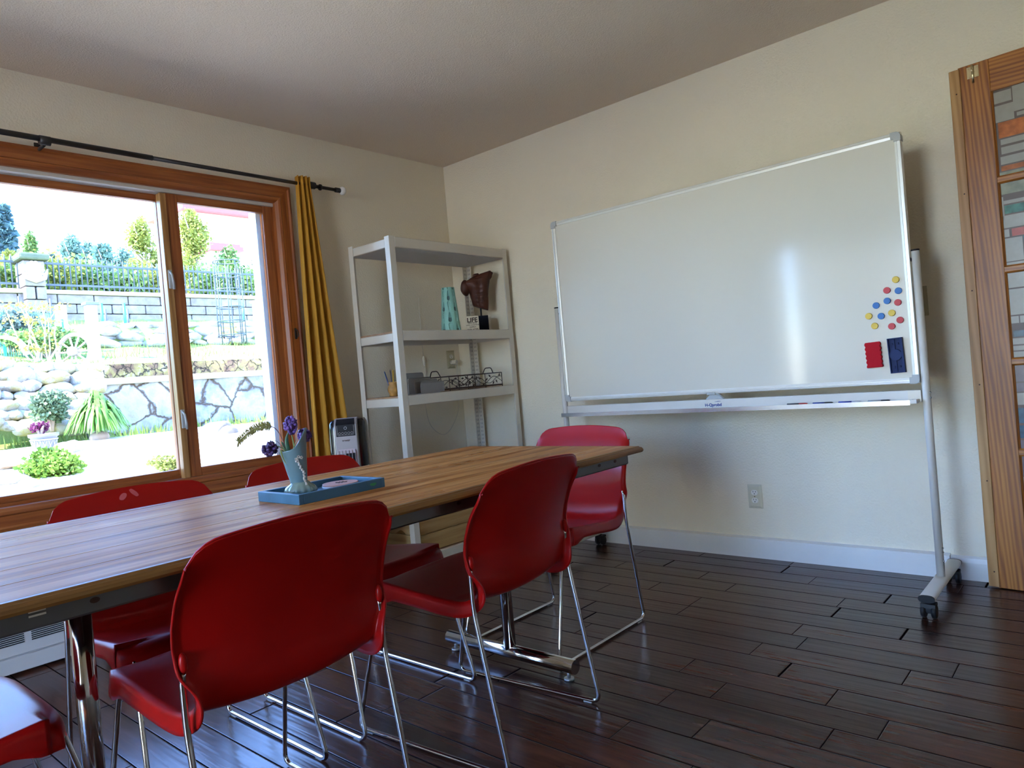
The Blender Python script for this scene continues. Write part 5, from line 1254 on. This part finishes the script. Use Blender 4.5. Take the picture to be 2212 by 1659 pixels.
# spiky strap leaf clump
cb2 = gp(192, 945, -3.45); ct2 = gp(192, 852, -3.45); hw = abs(gp(262, 900, -3.45).y-gp(125, 900, -3.45).y)/2; hz = ct2.z-cb2.z
cl = thing('strap_leaf_plant', 'large clump of arching green strap leaves against the stone wall', 'plant', (cb2.x+.25, cb2.y, cb2.z)); m = MB(); q = random.Random(77)
for i in range(320):
    a = q.uniform(0, 6.28); s = q.uniform(.35, 1.15); hgt_ = hz*q.uniform(.65, 1.08)*(1.15-.45*s); P = []
    for k in range(7): t = k/6; P.append(Vector((math.cos(a)*hw*s*t**1.1, math.sin(a)*hw*s*t**1.1, hgt_*math.sin(math.pi*(t**.85)*.95)/1.0*1.0+.01)))
    sd_ = Vector((-math.sin(a), math.cos(a), 0)); rows = []
    for k, p in enumerate(P): w = .013*math.sin(math.pi*min(1, .2+.8*k/6))+.001; rows.append((m.bm.verts.new(p-sd_*w), m.bm.verts.new(p+sd_*w)))
    for A, B in zip(rows, rows[1:]): m.bm.faces.new((A[0], A[1], B[1], B[0])).smooth = True
m.build('leaves', leafmat('strap_leaf', (.12, .26, .045), .3), cl, recalc=False)
m = MB(); m.ball((0, 0, 0), .08, 2, (1, 1, .7)); m.build('crown', bark, cl)
bush('leafy_bush', 'low bright green bush under the planter', 110, 1012, -2.0, (.18, .22, .14), 3000, .045, (.16, .28, .045), seed=72)
bush('leafy_bush', 'grey green shrub between the stone bank and the strap leaves', 108, 880, -3.35, (.15, .17, .15), 1500, .045, (.13, .19, .10), seed=73)
bush('leafy_bush', 'small yellow green plant at the bottom right of the left pane', 365, 1000, -1.5, (.10, .14, .06), 700, .035, (.22, .26, .07), seed=74)
bush('lavender_bush', 'silvery grey green shrub behind chicken wire at the left', 25, 705, -6.0, (.3, .42, .24), 2600, .07, (.19, .23, .18), seed=75)
bush('leafy_bush', 'green undergrowth left of the wagon wheel', 100, 735, -5.8, (.25, .5, .16), 1800, .06, (.15, .25, .07), seed=76)
bush('leafy_bush', 'low green growth at the lower end of the left garden path', 70, 800, -5.0, (.2, .45, .10), 1500, .05, (.20, .24, .07), seed=78)
# chicken wire fence at the left: one mesh panel
cwp = MB(); p0 = gp(0, 725, -5.85); p1 = gp(130, 725, -5.85); nx_ = 26; nz_ = 16; yy0, yy1 = p0.y, p1.y; zz0, zz1 = gp(60, 775, -5.85).z, gp(60, 672, -5.85).z
for i in range(nx_):
    for s in (-1, 1): cwp.tube([(-5.85, yy0+(yy1-yy0)*(i+.25*s*(k % 2))/nx_, zz0+(zz1-zz0)*k/nz_) for k in range(nz_+1)], .0022, 4)
tag(cwp.build('chicken_wire', plain('green_wire', (.10, .30, .26), .6)), 'green chicken wire panel at the left of the garden', 'wire fence')
# white arched cloche
m = MB(); ca = gp(20, 765, -5.3); wdt = abs(gp(68, 765, -5.3).y-gp(-30, 765, -5.3).y)/2; hh_ = gp(20, 725, -5.3).z-ca.z
m.grid(lambda u, v: Vector((-.25+.5*v*.35, -wdt*math.cos(math.pi*u), hh_*math.sin(math.pi*u))), 24, 4); o = m.build('garden_cloche', plain('white_cloche_cloth', (.82, .82, .82), .7), None, loc=ca, solid=.02); tag(o, 'white arched garden cloche at the left behind the wire', 'cloche')
# bare thorny shrub with yellow leaves
p = gp(88, 770, -4.9); g = thing('thorny_shrub', 'tall bare stemmed shrub with sparse yellow green leaves in front of the pillar', 'shrub', (p.x, p.y, p.z-.35)); q = random.Random(90); m = MB(); m2 = MB(); hs = gp(88, 648, -4.9).z-p.z+.35
for i in range(9):
    a = q.uniform(-.5, .5); P = [Vector((q.uniform(-.04, .04), q.uniform(-.06, .06), 0))]
    for k in range(1, 7): P.append(P[-1]+Vector((q.uniform(-.06, .06), a*.09+q.uniform(-.07, .07), hs/6.5)))
    m.tube(P, .009, 5, radii=[.013-.0015*k for k in range(7)])
    for pnt in P[3:]: leaves(m2, pnt, (.06, .09, .06), 9, .05, q, .3)
m.build('stems', plain('pale_thorn_stem', (.50, .42, .34), .8), g); m2.build('foliage', leafmat('yellow_leaf', (.30, .28, .06)), g, recalc=False)
# bluish agave plants near the rocks
for i, (px, py, x, lab) in enumerate(((548, 985, -1.9, 'bluish spiky plant left of the white boulder in the rock bed'), (396, 985, -1.9, 'bluish spiky plant beside the window mullion'), (600, 990, -1.8, 'bluish spiky plant at the right end of the rock bed'))):
    p = gp(px, py, x); g = thing('spiky_plant', lab, 'plant', tuple(p-Vector((0, 0, .04))), 0, 'bluish spiky plants in the rock bed'); m = MB(); q = random.Random(95+i)
    for k in range(16): a = k*.393; t = Vector((math.cos(a)*.09*q.uniform(.5, 1), math.sin(a)*.09*q.uniform(.5, 1), q.uniform(.08, .15))); m.tube([(0, 0, 0), t*.6+Vector((0, 0, .02)), t], .006, 5, radii=[.008, .007, .001])
    m.build('leaves', plain('blue_green_agave', (.36, .56, .50), .5), g)
    m = MB(); m.ball((0, 0, 0), .02, 1); m.build('crown', bark, g)
# grass tufts scattered: uncountable
m = MB(); q = random.Random(101)
for i in range(9000):
    zone = q.random(); y = q.uniform(-3.2, 6.5 if zone < .8 else .6)
    x = q.uniform(XW2-1.6, XW2-.1) if zone < .40 else (q.uniform(XW1+.05, XW1+.45) if zone < .62 else (q.uniform(XT-1.7, XT-.15) if zone < .8 else q.uniform(-1.45, -.4)))
    z = hgt(x, y); a = q.uniform(0, 6.28); s = q.uniform(.04, .11); d = Vector((math.cos(a), math.sin(a), 0))
    m.bm.faces.new([m.bm.verts.new(Vector((x, y, z-.01))), m.bm.verts.new(Vector((x, y, z-.01))+d*.012), m.bm.verts.new(Vector((x, y, z))+d*q.uniform(-.03, .04)+Vector((0, 0, s)))])
o = m.build('grass', leafmat('grass_blades', (.19, .27, .06)), recalc=False); tag(o, 'sparse bright green grass on the garden terraces', 'grass', kind='stuff')
# white house with red roof edges beyond the right sash
hw_ = thing('white_house', 'white house with thin red roof edges behind the trees, upper right sash', 'house', (0, 0, 0)); XH = -14
WHm = plain('white_render', (.82, .80, .78), .8); RD = plain('red_metal_roof', (.52, .05, .07), .5)
a = gp(400, 520, XH); b = gp(900, 520, XH); z0 = z_bt-.2; z1 = gp(520, 466, XH).z; z2 = gp(500, 527, XH+1.2).z
m = MB(); m.box((XH-1.6, a.y, z0), (XH, b.y, z1)); m.build('wall', WHm, hw_)
m = MB(); m.prism([(XH+.35, z1-.06), (XH+.35, z1+.10), (XH-1.8, z1+.16), (XH-1.8, z1)], 1, a.y-.15, b.y); m.build('roof', RD, hw_)
m = MB(); c0_ = gp(455, 537, XH+1.2); c1_ = gp(526, 537, XH+1.2); m.box((XH, c0_.y, z2-.16), (XH+1.2, c1_.y, z2)); m.build('porch_roof', RD, hw_)
m = MB(); m.box((XH, c0_.y+.1, z0), (XH+1.0, c1_.y-.1, z2-.16)); m.build('porch_wall', WHm, hw_)
m = MB(); cq = gp(469, 452, XH-1); m.box((XH-1.2, cq.y-.12, z1), (XH-.9, cq.y+.12, z1+1.0)); m.build('chimney', plain('grey_flue', (.4, .38, .38), .7), hw_)
# pale outside corner of the own house close to the window (right edge of the view)
m = MB(); ya = gp(577, 650, -2.2).y; m.box((-2.2, ya, -.1), (-.16, ya+.9, gp(575, 530, -2.2).z)); g = thing('house_corner', 'bright white projecting house corner at the right edge of the window view', 'building', (0, 0, 0)); m.build('wall', WHm, g)
m = MB(); zt = gp(575, 530, -2.2).z; m.box((-2.35, ya-.12, zt), (-.16, ya+1.0, zt+.12)); m.build('eave', plain('pale_grey_eave', (.55, .58, .60), .6), g)
# outdoor ground on the other sides so the sky light bounces as it would around a house
m = MB(); m.box((-.2, -25, -.5), (30, YB-.3, -.25)); m.box((XR+.3, YB-.3, -.5), (30, 20, -.25)); struct(m.build('ground_outside', concrete))

# pieces of one kind that were made together become parts of their own
def explode(o):
    bm = bmesh.new(); bm.from_mesh(o.data); seen = set(); isl = []
    for v in bm.verts:
        if v.index in seen: continue
        st = [v]; cur = []; seen.add(v.index)
        while st:
            a = st.pop(); cur.append(a.index)
            for e in a.link_edges:
                b = e.other_vert(a)
                if b.index not in seen: seen.add(b.index); st.append(b)
        isl.append(set(cur))
    bm.free()
    if len(isl) < 2: return
    base = o.data
    for k, ids in enumerate(isl):
        b2 = bmesh.new(); b2.from_mesh(base); b2.verts.ensure_lookup_table()
        bmesh.ops.delete(b2, geom=[v for v in b2.verts if v.index not in ids], context='VERTS')
        me = base.copy(); b2.to_mesh(me); b2.free()
        if k == 0: o.data = me
        else:
            c = o.copy(); c.data = me; COL.objects.link(c); c.parent = o.parent
for o in list(bpy.data.objects):
    if o.type == 'MESH' and o.name.split('.')[0] in ('end_cap', 'stile', 'collar', 'screw', 'screw_hole', 'bolt_hole', 'vent_slot', 'caster_wheel') and not o.children: explode(o)
